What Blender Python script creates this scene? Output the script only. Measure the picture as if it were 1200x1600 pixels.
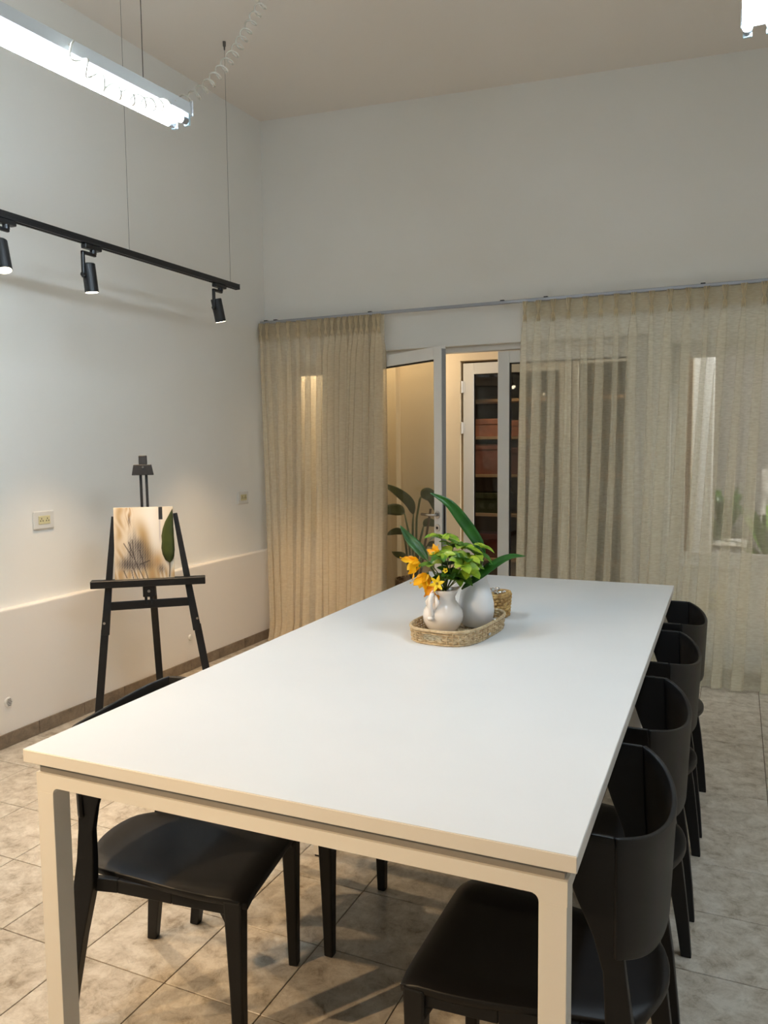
import bpy, math, random
import numpy as np
from mathutils import Vector, Matrix
random.seed(7)
for o in list(bpy.data.objects): bpy.data.objects.remove(o)
S = bpy.context.scene
COL = S.collection
PI = math.pi

# ------------------------------------------------------------------ camera
FPX = 1231.8
YAW, PITCH, ROLL = -0.42085, 0.085024, 0.009935
CAM = np.array([2.1496, -1.7215, 1.5607])
def cam_axes():
    cy, sy, cp, sp = math.cos(YAW), math.sin(YAW), math.cos(PITCH), math.sin(PITCH)
    fwd = np.array([sy*cp, cy*cp, -sp]); right = np.array([cy, -sy, 0.]); down = np.cross(fwd, right)
    cr, sr = math.cos(ROLL), math.sin(ROLL)
    return cr*right+sr*down, -sr*right+cr*down, fwd
RGT, DWN, FWD = cam_axes()
cd = bpy.data.cameras.new('camera'); cam = bpy.data.objects.new('camera', cd); COL.objects.link(cam)
cd.sensor_fit = 'VERTICAL'; cd.sensor_height = 36.0; cd.lens = 36.0*FPX/1600.0; cd.clip_start = 0.02
m = Matrix.Identity(4)
for i in range(3):
    m[i][0] = RGT[i]; m[i][1] = -DWN[i]; m[i][2] = -FWD[i]; m[i][3] = CAM[i]
cam.matrix_world = m
S.camera = cam
def ray(u, v): return RGT*(u-600)/FPX + DWN*(v-800)/FPX + FWD
def at(u, v, y):                       # the point of the vertical plane y = const seen at a pixel of the 1200x1600 photograph
    d = ray(u, v); return CAM + d*(y-CAM[1])/d[1]
def atz(u, v, z):
    d = ray(u, v); return CAM + d*(z-CAM[2])/d[2]

# ------------------------------------------------------------------ world, exposure
w = bpy.data.worlds.new('world'); S.world = w; w.use_nodes = True
w.node_tree.nodes['Background'].inputs[0].default_value = (0.05, 0.06, 0.09, 1)
w.node_tree.nodes['Background'].inputs[1].default_value = 0.25
S.view_settings.view_transform = 'Standard'; S.view_settings.look = 'None'
S.view_settings.gamma = 1.0; S.view_settings.use_curve_mapping = False
S.view_settings.exposure = 0.33
S.cycles.caustics_reflective = False
TUBE_EMIT = 61.0          # fluorescent tubes
TUBE_COL = (0.79, 0.955, 1.10)
SPOT_W = 105.0             # each track spotlight
SPOT_COL = (1.0, 0.70, 0.40)
CORR_W = 4.0             # corridor lamp

# ------------------------------------------------------------------ materials
def srgb(r, g, b):
    f = lambda c: c/12.92 if c <= .04045 else ((c+.055)/1.055)**2.4
    return (f(r/255), f(g/255), f(b/255), 1)
MATS = {}
def mat(name, col=(200,200,200), rough=.5, metal=0., spec=.5, var=None, scale=8., bump=0., bscale=80., emit=None, estr=0., coat=0.):
    """var: second sRGB colour mixed in by noise"""
    if name in MATS: return MATS[name]
    M = bpy.data.materials.new(name); M.use_nodes = True; nt = M.node_tree; b = nt.nodes['Principled BSDF']
    b.inputs['Base Color'].default_value = srgb(*col); b.inputs['Roughness'].default_value = rough
    b.inputs['Metallic'].default_value = metal; b.inputs['Specular IOR Level'].default_value = spec
    b.inputs['Coat Weight'].default_value = coat
    tc = nt.nodes.new('ShaderNodeTexCoord')
    if var:
        n = nt.nodes.new('ShaderNodeTexNoise'); n.inputs['Scale'].default_value = scale; n.inputs['Detail'].default_value = 4
        nt.links.new(tc.outputs['Object'], n.inputs['Vector'])
        r = nt.nodes.new('ShaderNodeValToRGB'); r.color_ramp.elements[0].position = .35; r.color_ramp.elements[1].position = .68
        r.color_ramp.elements[0].color = srgb(*col); r.color_ramp.elements[1].color = srgb(*var)
        nt.links.new(n.outputs['Fac'], r.inputs['Fac']); nt.links.new(r.outputs['Color'], b.inputs['Base Color'])
    if bump:
        n2 = nt.nodes.new('ShaderNodeTexNoise'); n2.inputs['Scale'].default_value = bscale; n2.inputs['Detail'].default_value = 3
        nt.links.new(tc.outputs['Object'], n2.inputs['Vector'])
        bp = nt.nodes.new('ShaderNodeBump'); bp.inputs['Strength'].default_value = bump; bp.inputs['Distance'].default_value = .004
        nt.links.new(n2.outputs['Fac'], bp.inputs['Height']); nt.links.new(bp.outputs['Normal'], b.inputs['Normal'])
    if emit:
        b.inputs['Emission Color'].default_value = (*emit, 1); b.inputs['Emission Strength'].default_value = estr
    MATS[name] = M; return M
WALL = mat('wall_paint', (248,246,240), .75, bump=.06, bscale=40, var=(245,243,236), scale=1.2)
DADO = mat('dado_paint', (242,236,228), .6, bump=.05, bscale=30)
CEIL = mat('ceiling_paint', (247,239,229), .8, bump=.05, bscale=30)
LAMI = mat('white_laminate', (224,226,226), .30, spec=.5, var=(221,223,223), scale=3)
EDGE = mat('white_edge_band', (235,232,226), .45)
STEEL = mat('white_powder_steel', (236,233,226), .4, spec=.45, bump=.03, bscale=300)
BLACKP = mat('black_polypropylene', (13,13,15), .45, spec=.35, bump=.10, bscale=700)
BLACKM = mat('black_metal', (18,19,21), .4, spec=.5, bump=.02, bscale=300)
EASELW = mat('black_stained_wood', (13,11,11), .5, var=(20,17,16), scale=30, bump=.1, bscale=120)
WALU = mat('white_lacquered_aluminium', (238,236,230), .35, spec=.5, var=(234,231,224), scale=2)
ALU = mat('grey_aluminium', (170,172,178), .35, metal=.7)
CHROME = mat('satin_chrome', (200,200,200), .2, metal=1.)
RUBBER = mat('black_rubber', (20,18,18), .6, bump=.02)
PLATE = mat('white_plastic', (232,230,224), .35)
IVORY = mat('ivory_plastic', (222,214,170), .35)
CERAM = mat('white_glazed_ceramic', (238,234,230), .22, spec=.5, var=(233,227,222), scale=5, coat=.3)
CERAM2 = mat('white_satin_ceramic', (232,234,236), .35, spec=.4, var=(228,230,233), scale=5)
RATTAN = mat('rattan', (202,182,146), .6, var=(166,142,106), scale=60, bump=.2, bscale=200)
SEAG = mat('seagrass', (196,160,98), .65, var=(150,112,62), scale=45, bump=.25, bscale=150)
FOIL = mat('silver_foil', (225,228,235), .12, metal=1., bump=.6, bscale=120)
BASKD = mat('dark_basket_bark', (150,120,88), .7, var=(88,62,44), scale=20, bump=.4, bscale=60)
GROUT = mat('grout', (116,98,80), .9, bump=.2, bscale=200)
SOIL = mat('soil', (52,40,32), .95, bump=.5, bscale=60)
WIRE = mat('wire_steel', (110,105,98), .4, metal=.8)
COILM = mat('clear_cable', (215,210,198), .25, spec=.5, bump=.02)
GREYW = mat('grey_render', (150,146,142), .85, var=(138,134,130), scale=6, bump=.2, bscale=40)

def tile_mat(name, c1, c2, c3, sc):
    M = bpy.data.materials.new(name); M.use_nodes = True; nt = M.node_tree; b = nt.nodes['Principled BSDF']
    tc = nt.nodes.new('ShaderNodeTexCoord'); oi = nt.nodes.new('ShaderNodeObjectInfo')
    mul = nt.nodes.new('ShaderNodeMath'); mul.operation = 'MULTIPLY'; mul.inputs[1].default_value = 57.
    nt.links.new(oi.outputs['Random'], mul.inputs[0])
    add = nt.nodes.new('ShaderNodeVectorMath'); add.operation = 'ADD'
    nt.links.new(tc.outputs['Object'], add.inputs[0]); nt.links.new(mul.outputs[0], add.inputs[1])
    n = nt.nodes.new('ShaderNodeTexNoise'); n.inputs['Scale'].default_value = sc; n.inputs['Detail'].default_value = 9
    n.inputs['Roughness'].default_value = .72; n.inputs['Distortion'].default_value = .35
    nt.links.new(add.outputs[0], n.inputs['Vector'])
    r = nt.nodes.new('ShaderNodeValToRGB'); e = r.color_ramp.elements
    e[0].position = .30; e[0].color = srgb(*c3); e[1].position = .62; e[1].color = srgb(*c1)
    x = e.new(.45); x.color = srgb(*c2)
    nt.links.new(n.outputs['Fac'], r.inputs['Fac'])
    n2 = nt.nodes.new('ShaderNodeTexNoise'); n2.inputs['Scale'].default_value = sc*.9; n2.inputs['Detail'].default_value = 6
    n2.inputs['Distortion'].default_value = 2.2
    nt.links.new(add.outputs[0], n2.inputs['Vector'])
    # thin veins where the second noise crosses its middle
    s = nt.nodes.new('ShaderNodeMath'); s.operation = 'SUBTRACT'; s.inputs[1].default_value = .5
    a = nt.nodes.new('ShaderNodeMath'); a.operation = 'ABSOLUTE'
    v = nt.nodes.new('ShaderNodeValToRGB'); v.color_ramp.elements[0].position = 0; v.color_ramp.elements[1].position = .022
    v.color_ramp.elements[0].color = (.62,.62,.62,1); v.color_ramp.elements[1].color = (1,1,1,1)
    nt.links.new(n2.outputs['Fac'], s.inputs[0]); nt.links.new(s.outputs[0], a.inputs[0]); nt.links.new(a.outputs[0], v.inputs['Fac'])
    mx = nt.nodes.new('ShaderNodeMix'); mx.data_type = 'RGBA'; mx.blend_type = 'MULTIPLY'; mx.inputs[0].default_value = .35
    nt.links.new(r.outputs['Color'], mx.inputs[6]); nt.links.new(v.outputs['Color'], mx.inputs[7])
    nt.links.new(mx.outputs[2], b.inputs['Base Color'])
    b.inputs['Roughness'].default_value = .34; b.inputs['Specular IOR Level'].default_value = .4
    bp = nt.nodes.new('ShaderNodeBump'); bp.inputs['Strength'].default_value = .12; bp.inputs['Distance'].default_value = .002
    nt.links.new(n.outputs['Fac'], bp.inputs['Height']); nt.links.new(bp.outputs['Normal'], b.inputs['Normal'])
    return M
TILE = tile_mat('marbled_ceramic_tile', (212,204,190), (186,175,158), (136,122,102), 15.)
SKIRT = tile_mat('marbled_skirting_tile', (150,134,114), (128,112,94), (98,84,70), 9.)

def glass_mat(name, tint=(1,1,1), refl=.06):
    M = bpy.data.materials.new(name); M.use_nodes = True; nt = M.node_tree; nt.nodes.clear()
    o = nt.nodes.new('ShaderNodeOutputMaterial'); t = nt.nodes.new('ShaderNodeBsdfTransparent'); g = nt.nodes.new('ShaderNodeBsdfGlossy')
    t.inputs[0].default_value = (*tint, 1); g.inputs['Roughness'].default_value = .02
    lw = nt.nodes.new('ShaderNodeLayerWeight')
    pw = nt.nodes.new('ShaderNodeMath'); pw.operation = 'POWER'; pw.inputs[1].default_value = 5.
    ad = nt.nodes.new('ShaderNodeMath'); ad.operation = 'MULTIPLY_ADD'; ad.inputs[1].default_value = .9; ad.inputs[2].default_value = .03+refl
    mx = nt.nodes.new('ShaderNodeMixShader')
    nt.links.new(lw.outputs['Facing'], pw.inputs[0]); nt.links.new(pw.outputs[0], ad.inputs[0]); nt.links.new(ad.outputs[0], mx.inputs[0])
    nt.links.new(t.outputs[0], mx.inputs[1]); nt.links.new(g.outputs[0], mx.inputs[2]); nt.links.new(mx.outputs[0], o.inputs[0])
    return M
GLASS = glass_mat('clear_glass', (.93,.94,.92), .02)
GLASST = glass_mat('bronze_tinted_glass', (.72,.70,.64), .03)
GLASSD = glass_mat('smoked_glass', (.80,.80,.79), .02)

def sheer_mat(name, col, opac, scale):
    M = bpy.data.materials.new(name); M.use_nodes = True; nt = M.node_tree; nt.nodes.clear()
    o = nt.nodes.new('ShaderNodeOutputMaterial'); t = nt.nodes.new('ShaderNodeBsdfTransparent')
    d = nt.nodes.new('ShaderNodeBsdfDiffuse'); l = nt.nodes.new('ShaderNodeBsdfTranslucent')
    d.inputs[0].default_value = srgb(*col); l.inputs[0].default_value = srgb(*col)
    m1 = nt.nodes.new('ShaderNodeMixShader'); m1.inputs[0].default_value = .22
    nt.links.new(d.outputs[0], m1.inputs[1]); nt.links.new(l.outputs[0], m1.inputs[2])
    # slubby linen weave: slightly uneven cover along the thread
    tc = nt.nodes.new('ShaderNodeTexCoord'); mp = nt.nodes.new('ShaderNodeMapping'); mp.inputs['Scale'].default_value = (30, 30, 110)
    n = nt.nodes.new('ShaderNodeTexNoise'); n.inputs['Scale'].default_value = scale; n.inputs['Detail'].default_value = 2
    nt.links.new(tc.outputs['Object'], mp.inputs['Vector']); nt.links.new(mp.outputs[0], n.inputs['Vector'])
    mr = nt.nodes.new('ShaderNodeMapRange'); mr.inputs['To Min'].default_value = opac-.08; mr.inputs['To Max'].default_value = min(1, opac+.08)
    nt.links.new(n.outputs['Fac'], mr.inputs['Value'])
    m2 = nt.nodes.new('ShaderNodeMixShader')
    nt.links.new(mr.outputs[0], m2.inputs[0]); nt.links.new(t.outputs[0], m2.inputs[1]); nt.links.new(m1.outputs[0], m2.inputs[2])
    nt.links.new(m2.outputs[0], o.inputs[0]); return M
SHEER = sheer_mat('sheer_beige_linen', (255,247,224), .34, 1.0)
SHEERL = sheer_mat('beige_linen', (248,232,202), .44, 1.0)
HEADM = sheer_mat('curtain_heading_cloth', (224,209,176), .8, 1.0)

def leaf_mat(name, c1, c2, scale=25, transl=.25):
    M = bpy.data.materials.new(name); M.use_nodes = True; nt = M.node_tree; b = nt.nodes['Principled BSDF']
    tc = nt.nodes.new('ShaderNodeTexCoord'); n = nt.nodes.new('ShaderNodeTexNoise'); n.inputs['Scale'].default_value = scale; n.inputs['Detail'].default_value = 3
    r = nt.nodes.new('ShaderNodeValToRGB'); r.color_ramp.elements[0].position = .38; r.color_ramp.elements[1].position = .62
    r.color_ramp.elements[0].color = srgb(*c1); r.color_ramp.elements[1].color = srgb(*c2)
    nt.links.new(tc.outputs['Object'], n.inputs['Vector']); nt.links.new(n.outputs['Fac'], r.inputs['Fac'])
    nt.links.new(r.outputs['Color'], b.inputs['Base Color']); b.inputs['Roughness'].default_value = .38
    l = nt.nodes.new('ShaderNodeBsdfTranslucent'); nt.links.new(r.outputs['Color'], l.inputs[0])
    mx = nt.nodes.new('ShaderNodeMixShader'); mx.inputs[0].default_value = transl
    nt.links.new(b.outputs[0], mx.inputs[1]); nt.links.new(l.outputs[0], mx.inputs[2])
    nt.links.new(mx.outputs[0], nt.nodes['Material Output'].inputs[0]); return M
STRAP = leaf_mat('strap_leaf_green', (22,78,20), (42,100,26), 14)
VARI = leaf_mat('variegated_leaf', (112,150,34), (176,196,60), 22)
GREENM = leaf_mat('mid_green_leaf', (58,106,32), (110,150,44), 22)
DKGREEN = leaf_mat('dark_green_leaf', (36,76,30), (60,104,36), 22)
PETALO = leaf_mat('orange_petal', (255,178,12), (255,205,40), 18, .3)
PETALY = leaf_mat('yellow_petal', (250,214,20), (255,230,60), 18, .3)
STREL = leaf_mat('strelitzia_leaf', (70,88,54), (90,104,62), 10)
OLIVE = leaf_mat('olive_dried_leaf', (52,60,18), (70,78,26), 8, .1)
STEMM = mat('green_stem', (70,96,44), .5, var=(96,110,60), scale=20)
STEMD = mat('brown_stem', (84,64,48), .6, var=(104,84,60), scale=20)

# ------------------------------------------------------------------ mesh helpers
class MB:
    def __init__(s, off=(0,0,0)): s.v = []; s.f = []; s.off = np.array(off, float)
    def add(s, vs, fs):
        k = len(s.v); s.v += [tuple(np.asarray(p, float)-s.off) for p in vs]; s.f += [tuple(i+k for i in f) for f in fs]; return s
    def box(s, a, b, ch=0.):
        (x0,y0,z0),(x1,y1,z1) = a, b
        if not ch:
            return s.add([(x0,y0,z0),(x1,y0,z0),(x1,y1,z0),(x0,y1,z0),(x0,y0,z1),(x1,y0,z1),(x1,y1,z1),(x0,y1,z1)],
                         [(3,2,1,0),(4,5,6,7),(0,1,5,4),(1,2,6,5),(2,3,7,6),(3,0,4,7)])
        # chamfered box: eight corners with three vertices each
        V = []; 
        for zi,(z,dz) in enumerate(((z0,1),(z1,-1))):
            for (x,dx,y,dy) in ((x0,1,y0,1),(x1,-1,y0,1),(x1,-1,y1,-1),(x0,1,y1,-1)):
                V += [(x,y+dy*ch,z+dz*ch),(x+dx*ch,y,z+dz*ch),(x+dx*ch,y+dy*ch,z)]
        c = lambda zi,k,t: (zi*4+k)*3+t
        F = [(c(0,3,2),c(0,2,2),c(0,1,2),c(0,0,2)),(c(1,0,2),c(1,1,2),c(1,2,2),c(1,3,2)),
             (c(0,0,1),c(0,1,1),c(1,1,1),c(1,0,1)),(c(0,2,1),c(0,3,1),c(1,3,1),c(1,2,1)),
             (c(0,1,0),c(0,2,0),c(1,2,0),c(1,1,0)),(c(0,3,0),c(0,0,0),c(1,0,0),c(1,3,0))]
        for k in range(4):
            t = 0 if k in (1,3) else 1; k2 = (k+1)%4
            F += [(c(0,k,2),c(0,k2,2),c(0,k2,t),c(0,k,t)),(c(1,k,t),c(1,k2,t),c(1,k2,2),c(1,k,2))]
            F += [(c(0,k,0),c(0,k,1),c(1,k,1),c(1,k,0)) if k in (0,2) else (c(0,k,1),c(0,k,0),c(1,k,0),c(1,k,1))]
        for zi in (0,1):
            for k in range(4):
                tri = (c(zi,k,0),c(zi,k,1),c(zi,k,2))
                F += [tri]
        return s.add(V, F)
    def loft(s, rings, caps=True, closed=True):
        n = len(rings[0]); V = [p for r in rings for p in r]; F = []
        for i in range(len(rings)-1):
            for j in range(n if closed else n-1):
                j2 = (j+1)%n; F.append((i*n+j, i*n+j2, (i+1)*n+j2, (i+1)*n+j))
        if caps: F += [tuple(range(n-1,-1,-1)), tuple(range((len(rings)-1)*n, len(rings)*n))]
        return s.add(V, F)
    def tube(s, pts, r, n=8, caps=True):
        pts = [np.asarray(p, float) for p in pts]; R = r if hasattr(r, '__len__') else [r]*len(pts)
        rings = []; prev = None
        for i, p in enumerate(pts):
            t = pts[min(i+1, len(pts)-1)]-pts[max(i-1, 0)]; t = t/(np.linalg.norm(t)+1e-12)
            a = prev if prev is not None else np.cross(t, (0,0,1.) if abs(t[2])<.9 else (1.,0,0))
            a = a-t*(a@t); a /= np.linalg.norm(a); prev = a; b = np.cross(t, a)
            rings.append([p+R[i]*(math.cos(q)*a+math.sin(q)*b) for q in np.linspace(0, 2*PI, n, endpoint=False)])
        return s.loft(rings, caps)
    def bar(s, p, q, w, h, up=(0,0,1), w2=None, h2=None):
        """rectangular bar from p to q; w across, h along up"""
        p = np.asarray(p, float); q = np.asarray(q, float); t = q-p; t /= np.linalg.norm(t)
        u = np.asarray(up, float); u = u-t*(u@t); u /= np.linalg.norm(u); x = np.cross(t, u)
        rr = []
        for c, W, H in ((p, w, h), (q, w2 or w, h2 or h)):
            rr.append([c-x*W/2-u*H/2, c+x*W/2-u*H/2, c+x*W/2+u*H/2, c-x*W/2+u*H/2])
        return s.loft(rr)
    def lathe(s, c, prof, n=32, caps=True):
        c = np.asarray(c, float)
        return s.loft([[c+np.array([r*math.cos(a), r*math.sin(a), z]) for a in np.linspace(0, 2*PI, n, endpoint=False)] for r, z in prof], caps)
    def grid(s, P):
        m_, n_ = len(P), len(P[0]); V = [p for r in P for p in r]
        return s.add(V, [(i*n_+j, i*n_+j+1, (i+1)*n_+j+1, (i+1)*n_+j) for i in range(m_-1) for j in range(n_-1)])
    def mesh(s, name, smooth=False):
        me = bpy.data.meshes.new(name); me.from_pydata(s.v, [], s.f); me.update()
        import bmesh
        b = bmesh.new(); b.from_mesh(me); bmesh.ops.recalc_face_normals(b, faces=b.faces); b.to_mesh(me); b.free()
        if smooth:
            for p in me.polygons: p.use_smooth = True
        return me
def link(name, me, material, parent=None, label=None, bevel=0., solid=0., sub=0, auto=False):
    o = bpy.data.objects.new(name, me); COL.objects.link(o)
    if material and not me.materials: me.materials.append(material)
    if parent is not None: o.parent = parent
    if label: o['label'] = label
    if solid:
        k = o.modifiers.new('solid', 'SOLIDIFY'); k.thickness = solid; k.offset = 0
    if bevel:
        k = o.modifiers.new('bevel', 'BEVEL'); k.width = bevel; k.segments = 2; k.limit_method = 'ANGLE'; k.angle_limit = math.radians(40)
    if sub:
        k = o.modifiers.new('sub', 'SUBSURF'); k.levels = sub; k.render_levels = sub
    return o
def part(name, mb, material, parent=None, smooth=False, **k): return link(name, mb.mesh(name, smooth), material, parent, **k)
def thing(name, label, cat, loc=(0,0,0), rz=0., group=None):
    o = bpy.data.objects.new(name, None); COL.objects.link(o); o.location = loc; o.rotation_euler = (0,0,rz); o.empty_display_size = .05
    return tag(o, label, cat, group)
def tag(o, label, cat, group=None, kind=None):
    o['label'] = label; o['category'] = cat
    if group: o['group'] = group
    if kind: o['kind'] = kind
    return o
def struct(o, label=None):
    o['kind'] = 'structure'
    if label: o['label'] = label
    return o
def copy_tree(o, parent=None):
    c = o.copy(); COL.objects.link(c)
    if parent is not None: c.parent = parent
    for ch in list(o.children): copy_tree(ch, c)
    return c

# ------------------------------------------------------------------ room shell
T = .33
XL, XLU, YB, XR, YF = -1.31, -1.36, 3.80, 4.6, -4.6     # dado face, upper left wall, back wall, right wall, front wall
def ceil_z(x, y): return 4.115 - .05*(x+1.31) + .035*(y-3.8)
fl = struct(part('floor', MB().box((XLU-.1, YF, -.12), (XR, 4.0, -.004)), GROUT), 'tiled floor of beige marbled ceramic squares')
tm = MB().box((-T/2+.0015, -T/2+.0015, -.004), (T/2-.0015, T/2-.0015, 0), .0012).mesh('tile')
tm.materials.append(TILE)
def tile_at(i, j):
    x0, x1 = max(i*T, XL), min((i+1)*T, XR); y0, y1 = max(j*T, YF), min((j+1)*T, YB+.05)
    return x0, x1, y0, y1
rest = MB()
for j in range(-14, 12):
    for i in range(-4, 14):
        x0, x1, y0, y1 = tile_at(i, j)
        if x1-x0 < .02 or y1-y0 < .02: continue
        if -3 <= j <= 11 and i <= 9:
            full = abs(x1-x0-T) < 1e-6 and abs(y1-y0-T) < 1e-6
            if full: o = link('tile', tm, None, fl); o.location = ((x0+x1)/2, (y0+y1)/2, 0)
            else:
                o = part('tile', MB(((x0+x1)/2, (y0+y1)/2, 0)).box((x0+.0015, y0+.0015, -.004), (x1-.0015, y1-.0015, 0), .0012), TILE, fl)
                o.location = ((x0+x1)/2, (y0+y1)/2, 0)
        else: rest.box((x0+.0015, y0+.0015, -.004), (x1-.0015, y1-.0015, 0))
o = part('tile_field', rest, TILE, fl); o['kind'] = 'stuff'

HW = 4.6
def sloped(mb, x0, y0, x1, y1, z0=0.):
    """box under the sloped ceiling"""
    c = lambda x, y: (x, y, ceil_z(x, y)+.02)
    mb.add([(x0,y0,z0),(x1,y0,z0),(x1,y1,z0),(x0,y1,z0),c(x0,y0),c(x1,y0),c(x1,y1),c(x0,y1)],
           [(3,2,1,0),(4,5,6,7),(0,1,5,4),(1,2,6,5),(2,3,7,6),(3,0,4,7)]); return mb
struct(part('wall_left', sloped(MB(), XLU-.15, YF, XLU, 4.0), WALL), 'tall plain off-white left wall')
dado = part('trim_1', MB().box((XLU-.01, YF, 0), (XL, 3.775, .722)), DADO, bevel=.008); struct(dado, 'projecting cream dado ledge along the left wall')
# back wall around the openings: left window, doorway, right window
WLx, WLz = (-1.19, -.80), (.76, 2.21)
DX, DZ = (-.515, 1.60), 2.272
WRx, WRz = (1.745, 3.35), (.735, 2.20)
wb = MB()
y0, y1 = YB, YB+.20
wb.box((XLU-.15, y0, 0), (WLx[0], y1, DZ)); wb.box((WLx[0], y0, 0), (WLx[1], y1, WLz[0])); wb.box((WLx[0], y0, WLz[1]), (WLx[1], y1, DZ))
wb.box((WLx[1], y0, 0), (DX[0], y1, DZ)); wb.box((DX[1], y0, 0), (WRx[0], y1, DZ))
wb.box((WRx[0], y0, 0), (WRx[1], y1, WRz[0])); wb.box((WRx[0], y0, WRz[1]), (WRx[1], y1, DZ)); wb.box((WRx[1], y0, 0), (XR, y1, DZ))
sloped(wb, XLU-.15, y0, XR, y1, DZ)
struct(part('wall_back', wb, WALL), 'off-white back wall with doorway and windows behind curtains')
struct(part('wall_right', sloped(MB(), XR, YF, XR+.15, 4.0), WALL), 'plain right wall')
struct(part('wall_front', sloped(MB(), XLU-.15, YF-.15, XR+.15, YF), WALL), 'plain front wall')
cb = MB(); c = lambda x, y, d: (x, y, ceil_z(x, y)+d)
xa, xb_, ya, yb_ = XLU-.15, XR+.15, YF-.15, 4.0
cb.add([c(xa,ya,0),c(xb_,ya,0),c(xb_,yb_,0),c(xa,yb_,0),c(xa,ya,.1),c(xb_,ya,.1),c(xb_,yb_,.1),c(xa,yb_,.1)],
       [(0,1,2,3),(7,6,5,4),(0,4,5,1),(1,5,6,2),(2,6,7,3),(3,7,4,0)])
struct(part('ceiling', cb, CEIL), 'plain high ceiling')
# skirting of cut tiles on the left wall and on the back wall
bl = struct(part('baseboard_left', MB().box((XL-.002, YF, 0), (XL+.004, 3.775, .070)), GROUT), 'brown marbled tile skirting along the left wall')
ym = YF
while ym < 3.77:
    a, b = ym, min(ym+T, 3.775)
    if b > -.4:
        o = part('tile', MB((XL, (a+b)/2, 0)).box((XL, a+.0015, .001), (XL+.010, b-.0015, .074), .0015), SKIRT, bl); o.location = (XL, (a+b)/2, 0)
    ym += T
bb = struct(part('baseboard_back', MB().box((WRx[0]-.15, YB-.004, 0), (XR, YB+.002, .070)), GROUT), 'tile skirting along the back wall')
xm = WRx[0]-.15
while xm < 3.4:
    o = part('tile', MB((xm+T/2, YB, 0)).box((xm+.0015, YB-.010, .001), (xm+T-.0015, YB, .074), .0015), SKIRT, bb); o.location = (xm+T/2, YB, 0); xm += T

# ------------------------------------------------------------------ windows and doors of the back wall
def frame_rect(mb, x0, x1, z0, z1, y0, y1, w, wb_=None):
    wb_ = w if wb_ is None else wb_
    mb.box((x0,y0,z0),(x0+w,y1,z1),.003); mb.box((x1-w,y0,z0),(x1,y1,z1),.003)
    mb.box((x0+w,y0,z1-w),(x1-w,y1,z1),.003); mb.box((x0+w,y0,z0),(x1-w,y1,z0+wb_),.003); return mb
def window(name, X, Z, label, sashes):
    wd = part(name, frame_rect(MB(), X[0], X[1], Z[0], Z[1], YB+.075, YB+.145, .04), WALU); struct(wd, label)
    part('window_sill', MB().box((X[0], YB-.012, Z[0]-.001), (X[1], YB+.075, Z[0]+.022), .003), WALU, wd)
    n = len(sashes)-1
    for i in range(n):
        a, b = sashes[i], sashes[i+1]
        s = part('sash', frame_rect(MB(), a, b, Z[0]+.04, Z[1]-.04, YB+.085, YB+.125, .05), WALU, wd)
        part('pane', MB().box((a+.045, YB+.102, Z[0]+.085), (b-.045, YB+.108, Z[1]-.085)), GLASS, s)
    return wd
window('window_1', WLx, WLz, 'narrow white framed window behind the left curtain', [WLx[0]+.04, WLx[1]-.04])
window('window_2', WRx, WRz, 'wide white framed window behind the right sheer curtain', [WRx[0]+.04, 2.54, WRx[1]-.04])
dy = YB+.10
df = part('trim_2', MB().box((DX[0], dy-.03, 0), (DX[0]+.05, dy+.04, DZ), .003).box((DX[1]-.05, dy-.03, 0), (DX[1], dy+.04, DZ), .003).box((DX[0]+.05, dy-.03, 2.232), (DX[1]-.05, dy+.04, DZ), .003), WALU)
struct(df, 'white aluminium frame of the doorway')
def leaf(name, label, W, base, rz, stile=.085, handle=True):
    """glazed leaf; local x from hinge to free edge, y = thickness, z up"""
    h0, h1 = .015, 2.224
    d = part(name, frame_rect(MB(), 0, W, h0, h1, -.022, .022, stile, .16), WALU); d.location = base; d.rotation_euler.z = rz
    struct(d, label)
    gk = MB()
    for (a, b, z0, z1) in ((stile-.001, stile+.008, h0+.16, h1-stile), (W-stile-.008, W-stile+.001, h0+.16, h1-stile)): gk.box((a,-.014,z0),(b,.014,z1))
    gk.box((stile,-.014,h1-stile-.008),(W-stile,.014,h1-stile+.001)); gk.box((stile,-.014,h0+.159),(W-stile,.014,h0+.168))
    part('gasket', gk, RUBBER, d)
    part('pane', MB().box((stile+.004,-.004,h0+.163),(W-stile-.004,.004,h1-stile-.004)), GLASST, d)
    if handle:
        part('edge_strip', MB().box((W, -.017, h0+.02), (W+.0025, .017, h1-.02)), ALU, d, label='grey metal edge strip')
        part('strike_slot', MB().box((W+.002, -.008, .93), (W+.004, .008, 1.16)), RUBBER, d, label='dark lock slot')
        hx = W-stile*.48
        for zz, nm in ((1.075, 'rose'), (.985, 'lock_cylinder')):
            r = part(nm, MB().tube([(hx,-.020,zz),(hx,-.030,zz)], .026, 20), CHROME, d, smooth=False)
            if nm == 'lock_cylinder': part('keyhole', MB().tube([(hx,-.029,zz),(hx,-.0315,zz)], .010, 12), RUBBER, r)
        part('handle', MB().tube([(hx,-.028,1.075),(hx,-.062,1.075),(hx-.012,-.070,1.075),(hx-.125,-.070,1.075)], .0095, 12), CHROME, d, smooth=True)
    return d
F_ = atz(693, 540, 2.224); hinge = np.array([DX[0]+.055, dy-.03])
vec = F_[:2]-hinge; LW = float(np.linalg.norm(vec))
leaf('door_1', 'white glazed door leaf standing open into the room', LW, (hinge[0], hinge[1], 0), math.atan2(vec[1], vec[0]))
leaf('door_2', 'closed white glazed door leaf partly behind the sheer curtain', DX[1]-.05-.555, (.555, dy, 0), 0., handle=False)

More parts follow.
